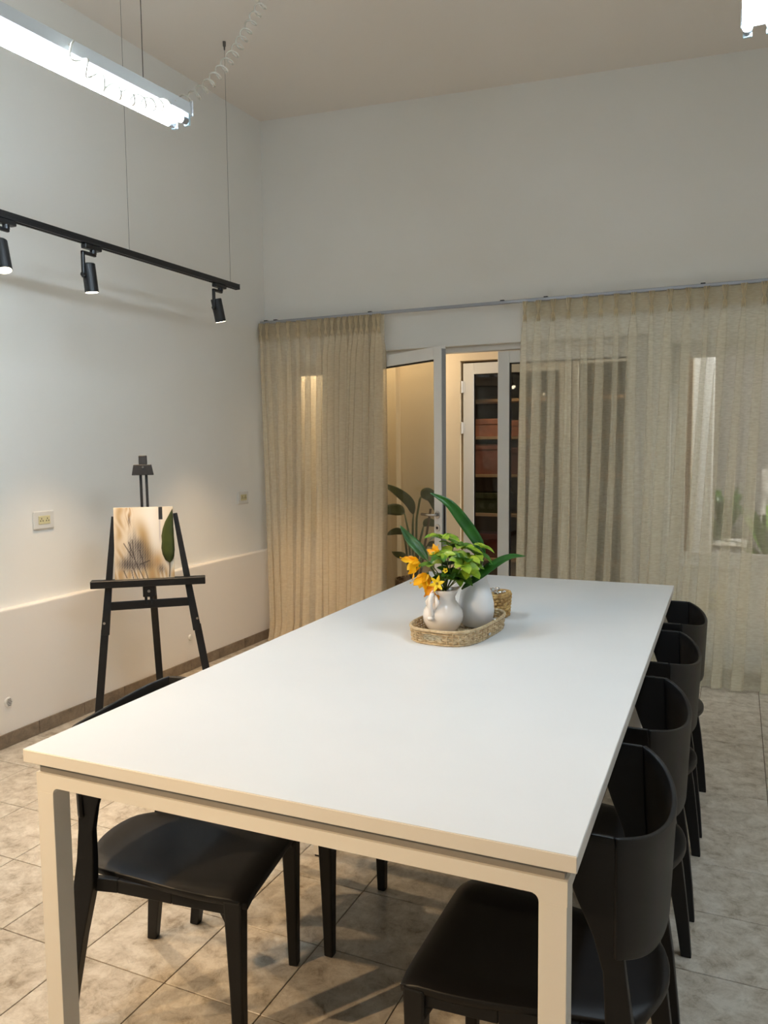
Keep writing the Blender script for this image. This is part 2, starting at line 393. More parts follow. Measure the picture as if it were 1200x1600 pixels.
# ------------------------------------------------------------------ corridor, room and patio beyond the glass
YC = 4.80
struct(part('floor_corridor', MB().box((-2.2, 4.0, -.1), (4.6, 8.0, -.002)), TILE), 'tiled floor beyond the doorway')
struct(part('ceiling_corridor', MB().box((-2.2, 4.0, 2.55), (1.75, YC, 2.65)), CEIL), 'low ceiling of the corridor')
CREAM = mat('cream_paint', (240,222,190), .75, bump=.05, bscale=40)
wc = MB().box((-2.2, YC-.10, 0), (-.60, YC+.12, 2.55)).box((-.60, YC, 0), (-.04, YC+.12, 2.55)).box((-.04, YC, 2.27), (1.42, YC+.12, 2.55)).box((1.42, YC, 0), (1.75, YC+.12, 2.55))
struct(part('wall_corridor', wc, CREAM), 'cream wall of the corridor beyond the doorway')
struct(part('wall_corridor_end', MB().box((-2.3, 4.0, 0), (-2.2, YC, 2.65)), CREAM), 'cream end wall of the corridor')
struct(part('baseboard_corridor', MB().box((-2.2, YC-.112, 0), (-.588, YC-.10, .08)).box((-.588, YC-.012, 0), (-.04, YC, .08)), SKIRT), 'tile skirting of the corridor')
# far glazed door
d3 = part('door_3', frame_rect(MB(), -.02, .90, .01, 2.25, YC+.02, YC+.065, .095, .15), WALU); struct(d3, 'white glazed door with hinges on the far side of the corridor')
part('pane', MB().box((.075, YC+.038, .155), (.805, YC+.046, 2.16)), GLASSD, d3)
part('gasket', MB().box((.072, YC+.03, .155), (.080, YC+.054, 2.16)).box((.797, YC+.03, .155), (.808, YC+.054, 2.16)).box((.08, YC+.03, 2.150), (.80, YC+.054, 2.16)), RUBBER, d3)
for zz in (2.05, 1.70, .35):
    part('hinge', MB().tube([(-.028, YC+.010, zz-.05), (-.028, YC+.010, zz+.05)], .009, 10).box((-.05, YC+.012, zz-.045), (-.006, YC+.018, zz+.045)), WALU, d3, smooth=False)
part('handle', MB().tube([(.852, YC+.02, 1.08), (.852, YC-.03, 1.08), (.74, YC-.034, 1.08)], .009, 10).tube([(.852, YC+.02, 1.08), (.852, YC+.01, 1.08)], .024, 16), CHROME, d3)
w3 = part('window_3', frame_rect(MB(), .91, 1.42, .01, 2.25, YC+.02, YC+.065, .05), WALU); struct(w3, 'fixed glazed panel beside the far door')
part('pane', MB().box((.955, YC+.038, .055), (1.375, YC+.046, 2.205)), GLASSD, w3)
# dim room behind the far door
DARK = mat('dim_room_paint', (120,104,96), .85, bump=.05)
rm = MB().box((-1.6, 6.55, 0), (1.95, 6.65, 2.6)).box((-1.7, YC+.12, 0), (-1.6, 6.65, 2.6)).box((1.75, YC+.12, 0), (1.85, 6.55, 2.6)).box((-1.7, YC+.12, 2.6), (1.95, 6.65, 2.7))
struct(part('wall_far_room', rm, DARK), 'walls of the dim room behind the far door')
sh = thing('shelving_unit', 'dim open shelving unit seen through the far glazed door', 'shelf', (.30, 6.20, 0))
BOARD = mat('pale_shelf_board', (214,188,160), .6, var=(200,172,144), scale=12)
for zz in (.36, .82, 1.22, 1.605, 1.98): part('shelf_board', MB((.30,6.20,0)).box((-.75, 6.05, zz), (1.35, 6.38, zz+.03), .002), BOARD, sh)
for xx in (-.76, .28, 1.33): part('upright', MB((.30,6.20,0)).box((xx, 6.05, 0), (xx+.025, 6.38, 2.05), .002), BOARD, sh)
def carton(x, z, wx, hz, colr, label, dpt=.24):
    o = part('storage_box', MB((x, 6.2, z)).box((x-wx/2, 6.2-dpt/2, z), (x+wx/2, 6.2+dpt/2, z+hz), .004), mat('box_%d_%d_%d' % colr, colr, .7, var=tuple(int(q*.85) for q in colr), scale=9))
    o.location = (x, 6.2, z)
    part('lid', MB((x, 6.2, z)).box((x-wx/2-.006, 6.2-dpt/2-.006, z+hz-.05), (x+wx/2+.006, 6.2+dpt/2+.006, z+hz+.006), .004), MATS['box_%d_%d_%d' % colr], o)
    tag(o, label, 'box', 'boxes on the dim shelving unit')
carton(-.23, 1.252, .46, .30, (176,120,112), 'large mauve box on the dim shelf beyond the far door')
carton(.14, 1.252, .22, .26, (150,104,110), 'smaller mauve box on the dim shelf beyond the far door')
carton(-.25, 1.637, .50, .17, (216,150,124), 'long salmon box on an upper dim shelf beyond the far door')
carton(.12, 1.637, .20, .15, (210,140,116), 'short salmon box on an upper dim shelf beyond the far door')
carton(-.20, .852, .44, .20, (70,82,58), 'dark green box on a lower dim shelf beyond the far door')
carton(-.20, .39, .44, .24, (112,36,40), 'dark red box low on the dim shelf beyond the far door')
def downlight(name, x, y, z, W, label, colr=(1, .74, .42), size=95):
    t = thing(name, label, 'lamp', (x, y, z), group='recessed downlights beyond the glass')
    part('ring', MB((x,y,z)).lathe((x,y,z), [(.038,0),(.055,0),(.055,-.006),(.036,-.006)], 24), PLATE, t)
    part('lens', MB((x,y,z)).lathe((x,y,z), [(.001,-.003),(.036,-.003),(.036,-.002),(.001,-.002)], 20), mat('lamp_lens_warm', (255,240,215), .4, emit=(1,.8,.5), estr=6), t)
    l = bpy.data.lights.new('downlight_bulb', 'SPOT'); l.energy = W; l.color = colr; l.spot_size = math.radians(size); l.spot_blend = .7; l.shadow_soft_size = .03
    lo = bpy.data.objects.new('bulb', l); COL.objects.link(lo); lo.parent = t; lo.location = (0,0,-.012)
downlight('downlight', .24, 5.70, 2.599, 45., 'small recessed downlight above the shelving beyond the far door')
downlight('downlight', 1.20, 5.70, 2.599, 45., 'recessed downlight at the shelving end beyond the far door')
def corridor_lamp(x, lab, power):
  cl = thing('ceiling_lamp', lab, 'lamp', (x, 4.38, 2.55), group='round lamps on the corridor ceiling')
  part('base', MB().lathe((0,0,0), [(.10,0),(.10,-.02),(.085,-.022)], 28), PLATE, cl)
  part('diffuser', MB().lathe((0,0,0), [(.088,-.02),(.088,-.035),(.07,-.055),(.04,-.066),(.002,-.07)], 28), mat('opal_glass_warm', (255,244,225), .4, emit=(1,.82,.58), estr=9), cl, smooth=True)
  l = bpy.data.lights.new('corridor_bulb', 'POINT'); l.energy = power; l.color = (1, .86, .68); l.shadow_soft_size = .07
  lo = bpy.data.objects.new('bulb', l); COL.objects.link(lo); lo.parent = cl; lo.location = (0,0,-.13)
corridor_lamp(-.50, 'round opal lamp on the corridor ceiling behind the open door', CORR_W)
corridor_lamp(-1.45, 'added unseen opal lamp on the corridor ceiling brightening the left window', CORR_W*2)  # extra lamp, added to brighten what shows behind the left window

# patio seen through the right window
struct(part('wall_patio', MB().box((1.85, 7.4, 0), (4.6, 7.55, 3.2)), GREYW), 'grey rendered wall of the patio outside')
struct(part('wall_patio_side', MB().box((4.6, 4.0, 0), (4.7, 7.55, 3.2)), GREYW), 'grey side wall of the patio')
pc = part('column', MB((1.90, 5.0, 0)).box((1.82, 4.90, 0), (1.98, 5.06, 2.9), .01), mat('pale_grey_paint', (205,206,206), .7, bump=.05)); pc.location = (1.90, 5.0, 0)
struct(pc, 'pale grey column outside the right window')
def low_table(x, y, z, wx, wy, label):
    t = thing('patio_table', label, 'table', (x, y, 0), group='white tables on the patio')
    part('table_top', MB((x,y,0)).box((x-wx/2, y-wy/2, z-.03), (x+wx/2, y+wy/2, z), .004), PLATE, t)
    for sx in (-1, 1):
        for sy in (-1, 1): part('leg', MB((x,y,0)).bar((x+sx*(wx/2-.05), y+sy*(wy/2-.05), 0), (x+sx*(wx/2-.05), y+sy*(wy/2-.05), z-.03), .03, .03, up=(1,0,0)), PLATE, t)
low_table(3.25, 5.5, .74, .62, .5, 'nearer white table on the patio outside the right window')
low_table(3.05, 6.5, .80, .6, .4, 'farther white table on the patio outside the right window')
sg = thing('sign_board', 'white board with grey pattern standing behind the patio plants', 'board', (2.52, 6.4, 0))
part('panel', MB((2.52,6.4,0)).box((2.36, 6.39, .80), (2.66, 6.41, 1.30), .003), mat('patterned_board', (205,200,195), .6, var=(120,115,110), scale=18), sg)
for xx in (2.39, 2.63): part('leg', MB((2.52,6.4,0)).box((xx-.012, 6.41, 0), (xx+.012, 6.43, 1.25)), PLATE, sg)
pb = part('planter', MB((2.0, 5.45, 0)).box((1.90, 5.32, 0), (2.22, 5.58, .70), .01), mat('grey_planter', (150,146,144), .7, bump=.1)); pb.location = (2.0, 5.45, 0)
part('rim', MB((2.0, 5.45, 0)).box((1.88, 5.30, .70), (2.24, 5.60, .735), .006), PLATE, pb)
tag(pb, 'grey planter box with white rim outside the right window', 'planter')

def strip_leaf(path, width, n=12, fold=.25, up=(0,0,1), pw=.9, tipw=.02, wob=0.):
    """leaf blade along a polyline of control points; returns grid rows"""
    P = [np.asarray(p, float) for p in path]
    # Catmull-Rom
    pts = []; Q = [2*P[0]-P[1]]+P+[2*P[-1]-P[-2]]; seg = len(P)-1
    for i in range(n+1):
        t = i/n*seg; k = min(int(t), seg-1); t -= k
        a, b, c_, d = Q[k:k+4]
        pts.append(.5*((2*b)+(-a+c_)*t+(2*a-5*b+4*c_-d)*t*t+(-a+3*b-3*c_+d)*t**3))
    rows = []
    for i, p in enumerate(pts):
        t = pts[min(i+1,n)]-pts[max(i-1,0)]; t /= np.linalg.norm(t)+1e-12
        u = np.asarray(up, float); x = np.cross(t, u); x /= np.linalg.norm(x)+1e-9; nrm = np.cross(x, t)
        s = i/n; wd = width*(math.sin(PI*min(1, s**pw*.97+.03)))**.75 if i < n else tipw*width
        wd = max(wd, width*.05); ww = wob*math.sin(i*1.7)*width
        rows.append([p-x*wd/2+nrm*(fold*wd/2+ww), p-x*wd/4+nrm*fold*wd/5, p, p+x*wd/4+nrm*fold*wd/5, p+x*wd/2+nrm*(fold*wd/2-ww)])
    return rows
def bush(name, label, c, R, n, leafw, material, cat='plant', seed=1):
    rnd = random.Random(seed); t = thing(name, label, cat, c, group='patio plants')
    fo = MB()
    for k in range(n):
        th = rnd.uniform(0, 2*PI); el = rnd.uniform(.25, 1.45); L = R*rnd.uniform(.6, 1.1)
        d = np.array([math.cos(th)*math.cos(el), math.sin(th)*math.cos(el), math.sin(el)])
        e = d*L; e2 = e*1.1+np.array([math.cos(th), math.sin(th), -.5])*L*.25
        lf = part('leaf', MB().grid(strip_leaf([d*.02, e*.6, e, e2], leafw, 6)), material, t, smooth=True)
    part('stem', MB().tube([(0,0,-.03),(0,0,.06)], .012, 8), STEMM, t)
    return t
bush('patio_plant', 'leafy plant growing from the grey planter box outside', (2.05, 5.45, .735), .42, 26, .07, DKGREEN, seed=3)
bush('patio_plant', 'larger leafy plant on the patio in front of the white board', (2.45, 5.95, .45), .55, 30, .08, GREENM, seed=5)
pp = part('plant_pot', MB().lathe((0,0,0), [(.14,0),(.18,.2),(.20,.42),(.17,.42),(.16,.36)], 24), mat('clay_pot', (140,110,92), .8, bump=.1), smooth=True); pp.location = (2.45, 5.95, 0)
tag(pp, 'round clay pot holding the larger patio plant', 'pot')
pl_ = thing('patio_fill_lamp', 'added unseen lamp above the right window that brightens the patio', 'lamp', (3.6, 4.0, 2.75), PI/2)  # fill lamp out of view, added so the patio reads through the sheer
part('housing', MB().box((0,-.12,-.06),(.06,.12,.06), .006), PLATE, pl_)
part('diffuser', MB().box((.058,-.11,-.05),(.080,.11,.05), .004), mat('opal_cool', (250,250,255), .4, emit=(.9,.95,1), estr=8), pl_)
l = bpy.data.lights.new('patio_fill_light', 'POINT'); l.energy = 190; l.color = (1,.97,.95); l.shadow_soft_size = .1
lo = bpy.data.objects.new('bulb', l); COL.objects.link(lo); lo.parent = pl_; lo.location = (.24,0,0)

# strelitzia in a basket in the corridor
YP = 4.42
spc = at(648, 905, YP)
sb_ = part('plant_basket', MB().lathe((0,0,0), [(.13,0),(.15,.12),(.155,.30),(.15,.42),(.135,.42),(.135,.30)], 28), BASKD, smooth=True)
sb_.location = (spc[0], YP, 0); tag(sb_, 'rough bark basket holding the tall leafy plant beyond the door', 'basket')
for k in range(22):
    a = 2*PI*k/22; part('slat', MB().bar((.152*math.cos(a), .152*math.sin(a), .02), (.162*math.cos(a+.05), .162*math.sin(a+.05), .43), .03, .012, up=(math.cos(a), math.sin(a), 0)), BASKD, sb_)
part('soil', MB().lathe((0,0,0), [(.134,.36),(.06,.375),(.002,.38)], 20), SOIL, sb_)
st = thing('strelitzia_plant', 'tall plant with paddle leaves seen through the open door glass', 'plant', (spc[0], YP, .37))
def W(u, v, y=YP): return at(u, v, y)-np.array([spc[0], YP, .37])
def strel(stem_px, leaf_px, wd, yy=YP, up=(0,-1,.3)):
    sp = [(0,0,0)]+[W(u, v, yy) for u, v in stem_px]+[W(*leaf_px[0], yy)]
    s_ = part('stem', MB().tube(sp, [.010]*(len(sp)-1)+[.006], 8), STEMM, st, smooth=True)
    part('leaf', MB().grid(strip_leaf([W(u, v, yy) for u, v in leaf_px], wd, 14, up=up, fold=.18, pw=.8)), STREL, s_, smooth=True, solid=.0015)
strel([(645,860),(645,820)], [(646,803),(640,785),(620,768),(596,755)], .085, YP)
strel([(650,860),(651,810),(656,780)], [(658,776),(666,772),(675,778),(680,800)], .11, YP+.05)
strel([(641,870),(638,830)], [(632,802),(622,797),(606,797),(588,806)], .10, YP-.03)
strel([(655,850),(660,830)], [(662,822),(668,816),(678,818),(688,822)], .07, YP+.02)
strel([(638,890),(634,850)], [(630,834),(622,830),(612,832),(604,836)], .06, YP+.06)
strel([(645,885),(640,875)], [(636,870),(628,868),(620,866),(612,862)], .06, YP-.05)
strel([(655,880),(664,858)], [(668,852),(674,850),(682,850),(690,852)], .05, YP+.03)
part('stake', MB().tube([(.03,.02,0), W(664,850), W(673,795)], .011, 8), STEMD, st)

# ------------------------------------------------------------------ curtain rail and curtains
YR = 3.70
RZ = 2.535
rl = thing('curtain_rail', 'long thin grey metal curtain rail above doorway and windows', 'curtain rail', (1.0, YB, RZ))
part('rail', MB((1.0,YB,RZ)).box((-1.335, YR-.012, RZ-.012), (3.9, YR+.012, RZ+.010), .003), ALU, rl)
for u in (415, 430, 578, 785, 853, 1098):
    x = at(u, 470, YR)[0]
    part('bracket', MB((1.0,YB,RZ)).box((x-.014, YR-.012, RZ+.009), (x+.014, YB, RZ+.016), .001), BLACKM, rl)
def curtain(name, label, centers, wid, drift, ztop, zpinch, material, yb_=YR, seed=1, hem_out=.06, band=.11, overhang=(.03,.03), ampl=.022, pleat_lab=None):
    rnd = random.Random(seed); n = len(centers); loc = (centers[n//2], yb_, 0)
    cu = thing(name, label, 'curtain', loc)
    zs = [ztop, ztop-.03, ztop-.06, zpinch, zpinch-.04, zpinch-.10, zpinch-.2, zpinch-.35]+list(np.linspace(zpinch-.5, .16, 16))+[.10, .05, .02, .006]
    ph = [rnd.uniform(0, 6.28) for _ in range(n)]; sgn = [rnd.choice((-1, 1)) for _ in range(n)]; fw = [rnd.uniform(.7, 1.35)*(.62 if len(centers) == 17 and q_ < 7 else 1.15) for q_ in range(n)]
    P = []
    for z in zs:
        f = (ztop-z)/ztop; row = []
        pool = max(0., (.16-z)/.16)
        out = hem_out*f**2 + .05*pool**1.5
        def yy(x, k, extra=0.): return yb_-out+extra+.010*f*math.sin(x*9+ph[k])+.02*pool*math.sin(x*13+ph[k])
        def xc(k): return centers[k]+drift[k]*f**1.15+.006*math.sin(5*f+ph[k])
        def wk(k):
            if z > zpinch: return .012+.022*min(1, (z-zpinch)/.06)
            return wid*fw[k]*min(1, .35+1.2*(zpinch-z)/.35)*(1+.5*f)
        x_first = xc(0)-overhang[0]; row.append((x_first, yy(x_first, 0, .012), z))
        for k in range(n):
            x, ww, a = xc(k), wk(k), ampl*min(1, .5+f*1.5)
            row += [(x-ww*.62, yy(x, k, .004), z), (x+sgn[k]*0-ww*.25, yy(x, k, -.35*a), z), (x+ww*.40, yy(x, k, -.8*a), z), (x+ww*.50, yy(x, k, -1.15*a), z), (x+ww*.30, yy(x, k, -1.35*a), z),
                    (x-ww*.30, yy(x, k, -1.5*a), z), (x-ww*.50, yy(x, k, -1.75*a), z), (x-ww*.38, yy(x, k, -2.0*a), z), (x+ww*.25, yy(x, k, -1.2*a), z), (x+ww*.66, yy(x, k, 0.), z)]
            if k < n-1:
                x2 = xc(k+1); lo_, hi_ = x+ww*.66, x2-wk(k+1)*.62
                if hi_-lo_ > .02:
                    for q in (.33, .67): row.append((lo_+(hi_-lo_)*q, yy(lo_+(hi_-lo_)*q, k, .012*math.sin(PI*q)), z))
                else: row += [(lo_+(hi_-lo_)*q, yy(x, k, .004), z) for q in (.33, .67)]
        xe = xc(n-1)+overhang[1]+.02; row.append((xe, yy(xe, n-1, .010), z))
        P.append(row)
    part('cloth', MB(loc).grid(P), material, cu, smooth=True)
    part('heading_band', MB(loc).grid([[(centers[0]-overhang[0], yb_+.034, z), *[(x, yb_+.034, z) for x in centers], (centers[-1]+overhang[1], yb_+.034, z)] for z in (ztop, ztop-band)]), HEADM, cu, smooth=True)
    # doubled hem
    hr = [[(x, y+.004, z) for (x, y, z) in P[i]] for i in range(len(zs)-5, len(zs))]
    part('hem', MB(loc).grid(hr), material, cu, smooth=True)
    for k, x in enumerate(centers):
        pm = MB(loc)
        for q in (-1, 0, 1):
            pm.tube([(x+q*.014, yb_-.030+.006*abs(q), ztop-.002), (x+q*.009, yb_-.034, ztop-.035), (x+q*.002, yb_-.030, zpinch), (x-q*.007, yb_-.032, zpinch-.028), (x-q*.012, yb_-.026, zpinch-.07)], [.004,.006,.006,.0055,.001], 8)
        part('pinch_pleat', pm, HEADM, cu, smooth=True)
    return cu
px_l = [410,420,437,453,469,485,502,512,522,532,541,550,559,567,576,587,594]
cl_x = [float(at(u, 515, YR)[0]) for u in px_l]
rd = random.Random(4)
dr_l = [.03+.02*k/16 for k in range(17)]
for k in range(17):
    dr_l[k] = [.10,.10,.07,.02,-.02,-.04,-.02,.02,.02,.03,.0,-.02,-.03,-.04,-.03,-.02,-.01][k]
curtain('curtain', 'dense beige curtain gathered beside the open glazed door', cl_x, .050, dr_l, RZ-.008, RZ-.085, SHEERL, seed=2, overhang=(.02,.012), ampl=.03)
px_r = [822,843,866,890,916,940,964,991,1019,1048,1076,1104,1133,1162,1194]
cr_x = [float(at(u, 470, YR)[0]) for u in px_r]
while cr_x[-1] < 3.55: cr_x.append(cr_x[-1]+.118)
dr_r = [-.03,-.05,-.05,-.02,-.02,-.06,-.04,-.02,-.03,-.10,-.09,-.10,-.12,-.10,-.10]+[-.06]*20
curtain('curtain', 'long sheer beige curtain drawn across the right window', cr_x, .040, dr_r[:len(cr_x)], RZ-.008, RZ-.085, SHEER, seed=5, overhang=(.02,.03))

# ------------------------------------------------------------------ table
H = .893; TR = .01224
tb = thing('work_table', 'large white rectangular table with square white steel legs', 'table', (.711, -.494, 0), TR)
TW, TL = 1.219, 2.63
part('table_top', MB().box((0,0,H-.030),(TW,TL,H-.001), .0012), EDGE, tb)
part('laminate_surface', MB().box((.0008,.0008,H-.0015),(TW-.0008,TL-.0008,H), .0004), LAMI, tb)
ins, lw = .018, .048
zb = H-.057
part('spacer', MB().box((ins+.006, ins+.006, H-.0575), (TW-ins-.006, TL-ins-.006, H-.0295)), mat('grey_spacer', (150,146,140), .6, bump=.02), tb)
def leg_frame(y, name, arch):
    """front or rear steel portal: beam with rounded inner corners"""
    x0, x1, zt, zl, r = ins, TW-ins, zb, zb-.030, .014
    out = [(x0, zt), (x1, zt), (x1, zl-r), (x1-lw, zl-r)]
    for k in range(1, 6):
        a = PI/2*k/6; out.append((x1-lw-r+r*math.cos(a), zl-r+r*math.sin(a)))
    out.append((x1-lw-r, zl)); out.append((x0+lw+r, zl))
    for k in range(1, 6):
        a = PI/2+PI/2*k/6; out.append((x0+lw+r+r*math.cos(a), zl-r+r*math.sin(a)))
    out += [(x0+lw, zl-r), (x0, zl-r)]
    part(name, MB().loft([[(x, y, z) for x, z in out], [(x, y+lw, z) for x, z in out]]), STEEL, tb)
    return zl-r
for yy_ in (ins, TL-ins-lw): zleg = leg_frame(yy_, 'end_beam', True)
for xx in (ins, TW-ins-lw):
    part('side_beam', MB().box((xx, ins+lw, zb-.030), (xx+lw, TL-ins-lw, zb), .001), STEEL, tb)
    for yy_ in (ins, TL/2-lw/2, TL-ins-lw):
        zt = zleg if yy_ != TL/2-lw/2 else zb-.030
        lg = part('leg', MB().box((xx, yy_, .008), (xx+lw, yy_+lw, zt+.0005), .001), STEEL, tb)
        part('foot_cap', MB().box((xx+.004, yy_+.004, 0), (xx+lw-.004, yy_+lw-.004, .009)), RUBBER, lg)

# ------------------------------------------------------------------ chairs
def smoothstep(a, b, x): t = min(1, max(0, (x-a)/(b-a))); return t*t*(3-2*t)
def make_chair():
    """local: front is +x, seat 0.455 m, back 0.845 m"""
    t = thing('dining_chair', 'x', 'chair')
    # seat: closed shell, waisted towards the back, slightly dished
    N, Mv = 22, 12
    def half_w(u):                               # u from rear 0 to front 1
        return .168+.050*smoothstep(.0, .85, u)+.020*smoothstep(.75, 1., u)*0 - .018*math.sin(PI*min(1, u/.55))*0
    top, bot = [], []
    for i in range(N+1):
        u = i/N; x = -.215+.485*u
        hw = half_w(u)
        if u < .16: hw *= math.sqrt(max(.02, 1-((.16-u)/.16)**2))*.25+.75
        if u > .955: hw -= .012*((u-.955)/.045)**2
        rt, rb = [], []
        for j in range(Mv+1):
            v = -1+2*j/Mv; y = v*hw
            z = .455-.016*(1-v*v)*math.sin(PI*min(1, max(0, (u-.02)/.9)))-.022*smoothstep(.88, 1.05, u)**2+.006*(1-u)
            z -= .010*abs(v)**8
            xx = x-(.035*(1-v*v) if u == 0 else .035*(1-v*v)*(1-u)**3)
            rt.append((xx, y, z)); rb.append((xx, y*.985, z-.020))
        top.append(rt); bot.append(rb)
    mb = MB(); n = Mv+1
    V = [p for r in top for p in r]+[p for r in bot for p in r]; k = (N+1)*n; Fc = []
    for i in range(N):
        for j in range(Mv):
            a = i*n+j; Fc += [(a, a+1, a+n+1, a+n), (k+a, k+a+n, k+a+n+1, k+a+1)]
    for i in range(N):
        Fc += [(i*n, (i+1)*n, k+(i+1)*n, k+i*n), (i*n+Mv, k+i*n+Mv, k+(i+1)*n+Mv, (i+1)*n+Mv)]
    for j in range(Mv):
        Fc += [(j, k+j, k+j+1, j+1), (N*n+j, N*n+j+1, k+N*n+j+1, k+N*n+j)]
    mb.add(V, Fc)
    part('seat', mb, BLACKP, t, smooth=True, bevel=.004)
    # apron rails under the seat, curving into the legs
    ap = MB()
    ap.bar((.240,-.185,.414), (.240,.185,.414), .022, .040)
    for s in (-1, 1):
        pr = [( .235, s*.198, .414), (.06, s*.188, .416), (-.10, s*.180, .420), (-.180, s*.192, .425)]
        for a, b in zip(pr[:-1], pr[1:]): ap.bar(a, b, .020, .036)
        # gussets
        ap.add([(.250, s*.190, .396), (.250, s*.165, .396), (.250, s*.185, .355), (.228, s*.190, .396), (.228, s*.165, .396), (.228, s*.185, .355)], [(0,1,2),(5,4,3),(0,3,4,1),(1,4,5,2),(2,5,3,0)])
        ap.add([(.228, s*.208, .398), (.195, s*.206, .398), (.222, s*.208, .350), (.228, s*.186, .398), (.195, s*.186, .398), (.222, s*.186, .350)], [(0,1,2),(5,4,3),(0,3,4,1),(1,4,5,2),(2,5,3,0)])
    part('seat_apron', ap, BLACKP, t, bevel=.003)
    for s in (-1, 1):
        # front leg: tapered square
        part('leg', MB().loft([[(.235+dx*w_/2+ox, s*.196+dy_*w_/2, z) for dx, dy_ in ((-1,-1),(1,-1),(1,1),(-1,1))] for z, w_, ox in ((0,.029,.004),(.2,.036,.002),(.40,.046,0),(.438,.048,0))]), BLACKP, t, bevel=.005)
        # rear leg: kicks back below the seat, rises as a post and widens into the flat side wing of the back
        path = [(-.262,-.232,.222,0,.028), (-.252,-.214,.216,.12,.029), (-.234,-.186,.208,.28,.030), (-.212,-.154,.203,.42,.030), (-.198,-.150,.204,.50,.026),
                (-.188,-.146,.209,.58,.022), (-.181,-.128,.216,.65,.018), (-.175,-.098,.223,.72,.015), (-.171,-.072,.229,.79,.013), (-.168,-.058,.234,.840,.012), (-.166,-.064,.235,.853,.010)]
        rings = []
        for (xa_, xb2, y, z, wy) in path:
            rings.append([(xa_, s*(y-wy/2), z), (xb2, s*(y-wy/2), z), (xb2, s*(y+wy/2), z), (xa_, s*(y+wy/2), z)])
        part('leg', MB().loft(rings), BLACKP, t, bevel=.003, smooth=False)
    # backrest: curved shell between the two wings; its top edge dips slightly in the middle
    A, B = 28, 9; th = .011
    rows_o, rows_i = [], []
    for j in range(B+1):
        f = j/B; ro, ri = [], []
        for i in range(A+1):
            v = -1+2*i/A; q = abs(v)
            y = .2375*v*(1-.035*(1-f)); drop = .050*q**2+.028*q**6
            x = -.246+drop-.010*(f-.5)*(1-q*q)
            zb_ = .588+.030*q**3; zt_ = .820+.033*q**2
            z = zb_+(zt_-zb_)*f
            sl_ = (.100*q+.168*q**5)/.2335; nx, ny = -1/math.hypot(1, sl_), math.copysign(sl_, v)/math.hypot(1, sl_)
            ro.append((x+nx*th/2, y+ny*th/2, z)); ri.append((x-nx*th/2, y-ny*th/2, z))
        rows_o.append(ro); rows_i.append(ri)
    mb = MB(); n = A+1; V = [p for r in rows_o for p in r]+[p for r in rows_i for p in r]; k = (B+1)*n; Fc = []
    for j in range(B):
        for i in range(A):
            a = j*n+i; Fc += [(a, a+1, a+n+1, a+n), (k+a, k+a+n, k+a+n+1, k+a+1)]
        Fc += [(j*n, (j+1)*n, k+(j+1)*n, k+j*n), (j*n+A, k+j*n+A, k+(j+1)*n+A, (j+1)*n+A)]
    for i in range(A):
        Fc += [(i, k+i, k+i+1, i+1), (B*n+i, B*n+i+1, k+B*n+i+1, k+B*n+i)]
    mb.add(V, Fc)
    part('backrest', mb, BLACKP, t, smooth=True, bevel=.003)
    return t
ch0 = make_chair()
spots = [(1.80, -.075, PI, 'black plastic chair nearest the camera on the right side of the table'),
         (1.80, .51, PI, 'second black plastic chair along the right side of the table'),
         (1.80, 1.15, PI, 'third black plastic chair along the right side of the table'),
         (1.80, 1.75, PI, 'farthest black plastic chair along the right side of the table'),
         (.768, -.012, math.radians(10.5), 'black plastic chair turned under the near left corner of the table'),
         (.808, .500, 0., 'second black plastic chair on the left side, mostly hidden under the table')]
for i, (x, y, rz, lab) in enumerate(spots):
    c_ = ch0 if i == 0 else copy_tree(ch0)
    c_.location = (x, y, 0); c_.rotation_euler.z = rz; c_['label'] = lab; c_['group'] = 'black chairs around the white table'

# ------------------------------------------------------------------ easel, painting, leaf
EO = np.array([-.78, 1.66, 0.]); ea = np.array([.8, .6, 0]); en = np.array([.6, -.8, 0]); lt = math.tan(math.radians(7))
ez = thing('easel', 'black wooden tripod easel standing in front of the left wall', 'easel', tuple(EO), math.atan2(.6, .8))
# local: x = along the shelf, -y = towards the viewer, z up; the front plane leans back about z = .83
def E(s, z, d=0.): return (s, (z-.83)*lt-d, z)
def ebar(name, p, q, w_, h_, **k): return part(name, MB().bar(p, q, w_, h_, up=(0,1,0)), EASELW, ez, bevel=.003, **k)
for s, top, ft in ((-1, (-.178, 1.185), (-.292, 0.)), (1, (.146, 1.195), (.345, 0.))):
    k = .58; mid = (top[0]+(ft[0]-top[0])*((top[1]-k)/top[1]), k)
    lg = ebar('leg', E(ft[0], ft[1]+.002), E(*mid), .040, .020)
    part('upper_leg', MB().bar(E(mid[0], k-.03, .003), E(*top), .044, .022, up=(0,1,0), w2=.024), EASELW, lg, bevel=.003)
    part('bolt', MB().tube([E(mid[0]+.002*s, k+.035, .010), E(mid[0]+.002*s, k+.035, .018)], .007, 12), CHROME, lg)
rear = ebar('leg', (.012, .50, .004), E(-.008, 1.22, -.035), .040, .020, label='rear supporting leg')
part('shelf_ledge', MB().box((-.302, -.050, .806), (.300, .012, .846), .003), EASELW, ez)
part('shelf_bracket', MB().box((-.034, -.030, .745), (.032, .010, .806), .003), EASELW, ez)
part('bolt', MB().tube([(-.002,-.029,.778), (-.002,-.037,.778)], .008, 12), CHROME, ez)
ebar('crossbar', E(-.218, .700, -.006), E(.212, .706, -.006), .046, .016)
for dx in (-.015, .015): part('mast_rail', MB().bar(E(-.004+dx, .70), E(-.018+dx, 1.50), .014, .016, up=(0,1,0)), EASELW, ez, bevel=.002)
part('mast_cap', MB().bar(E(-.017, 1.455), E(-.018, 1.515), .044, .020, up=(0,1,0)), EASELW, ez, bevel=.004)
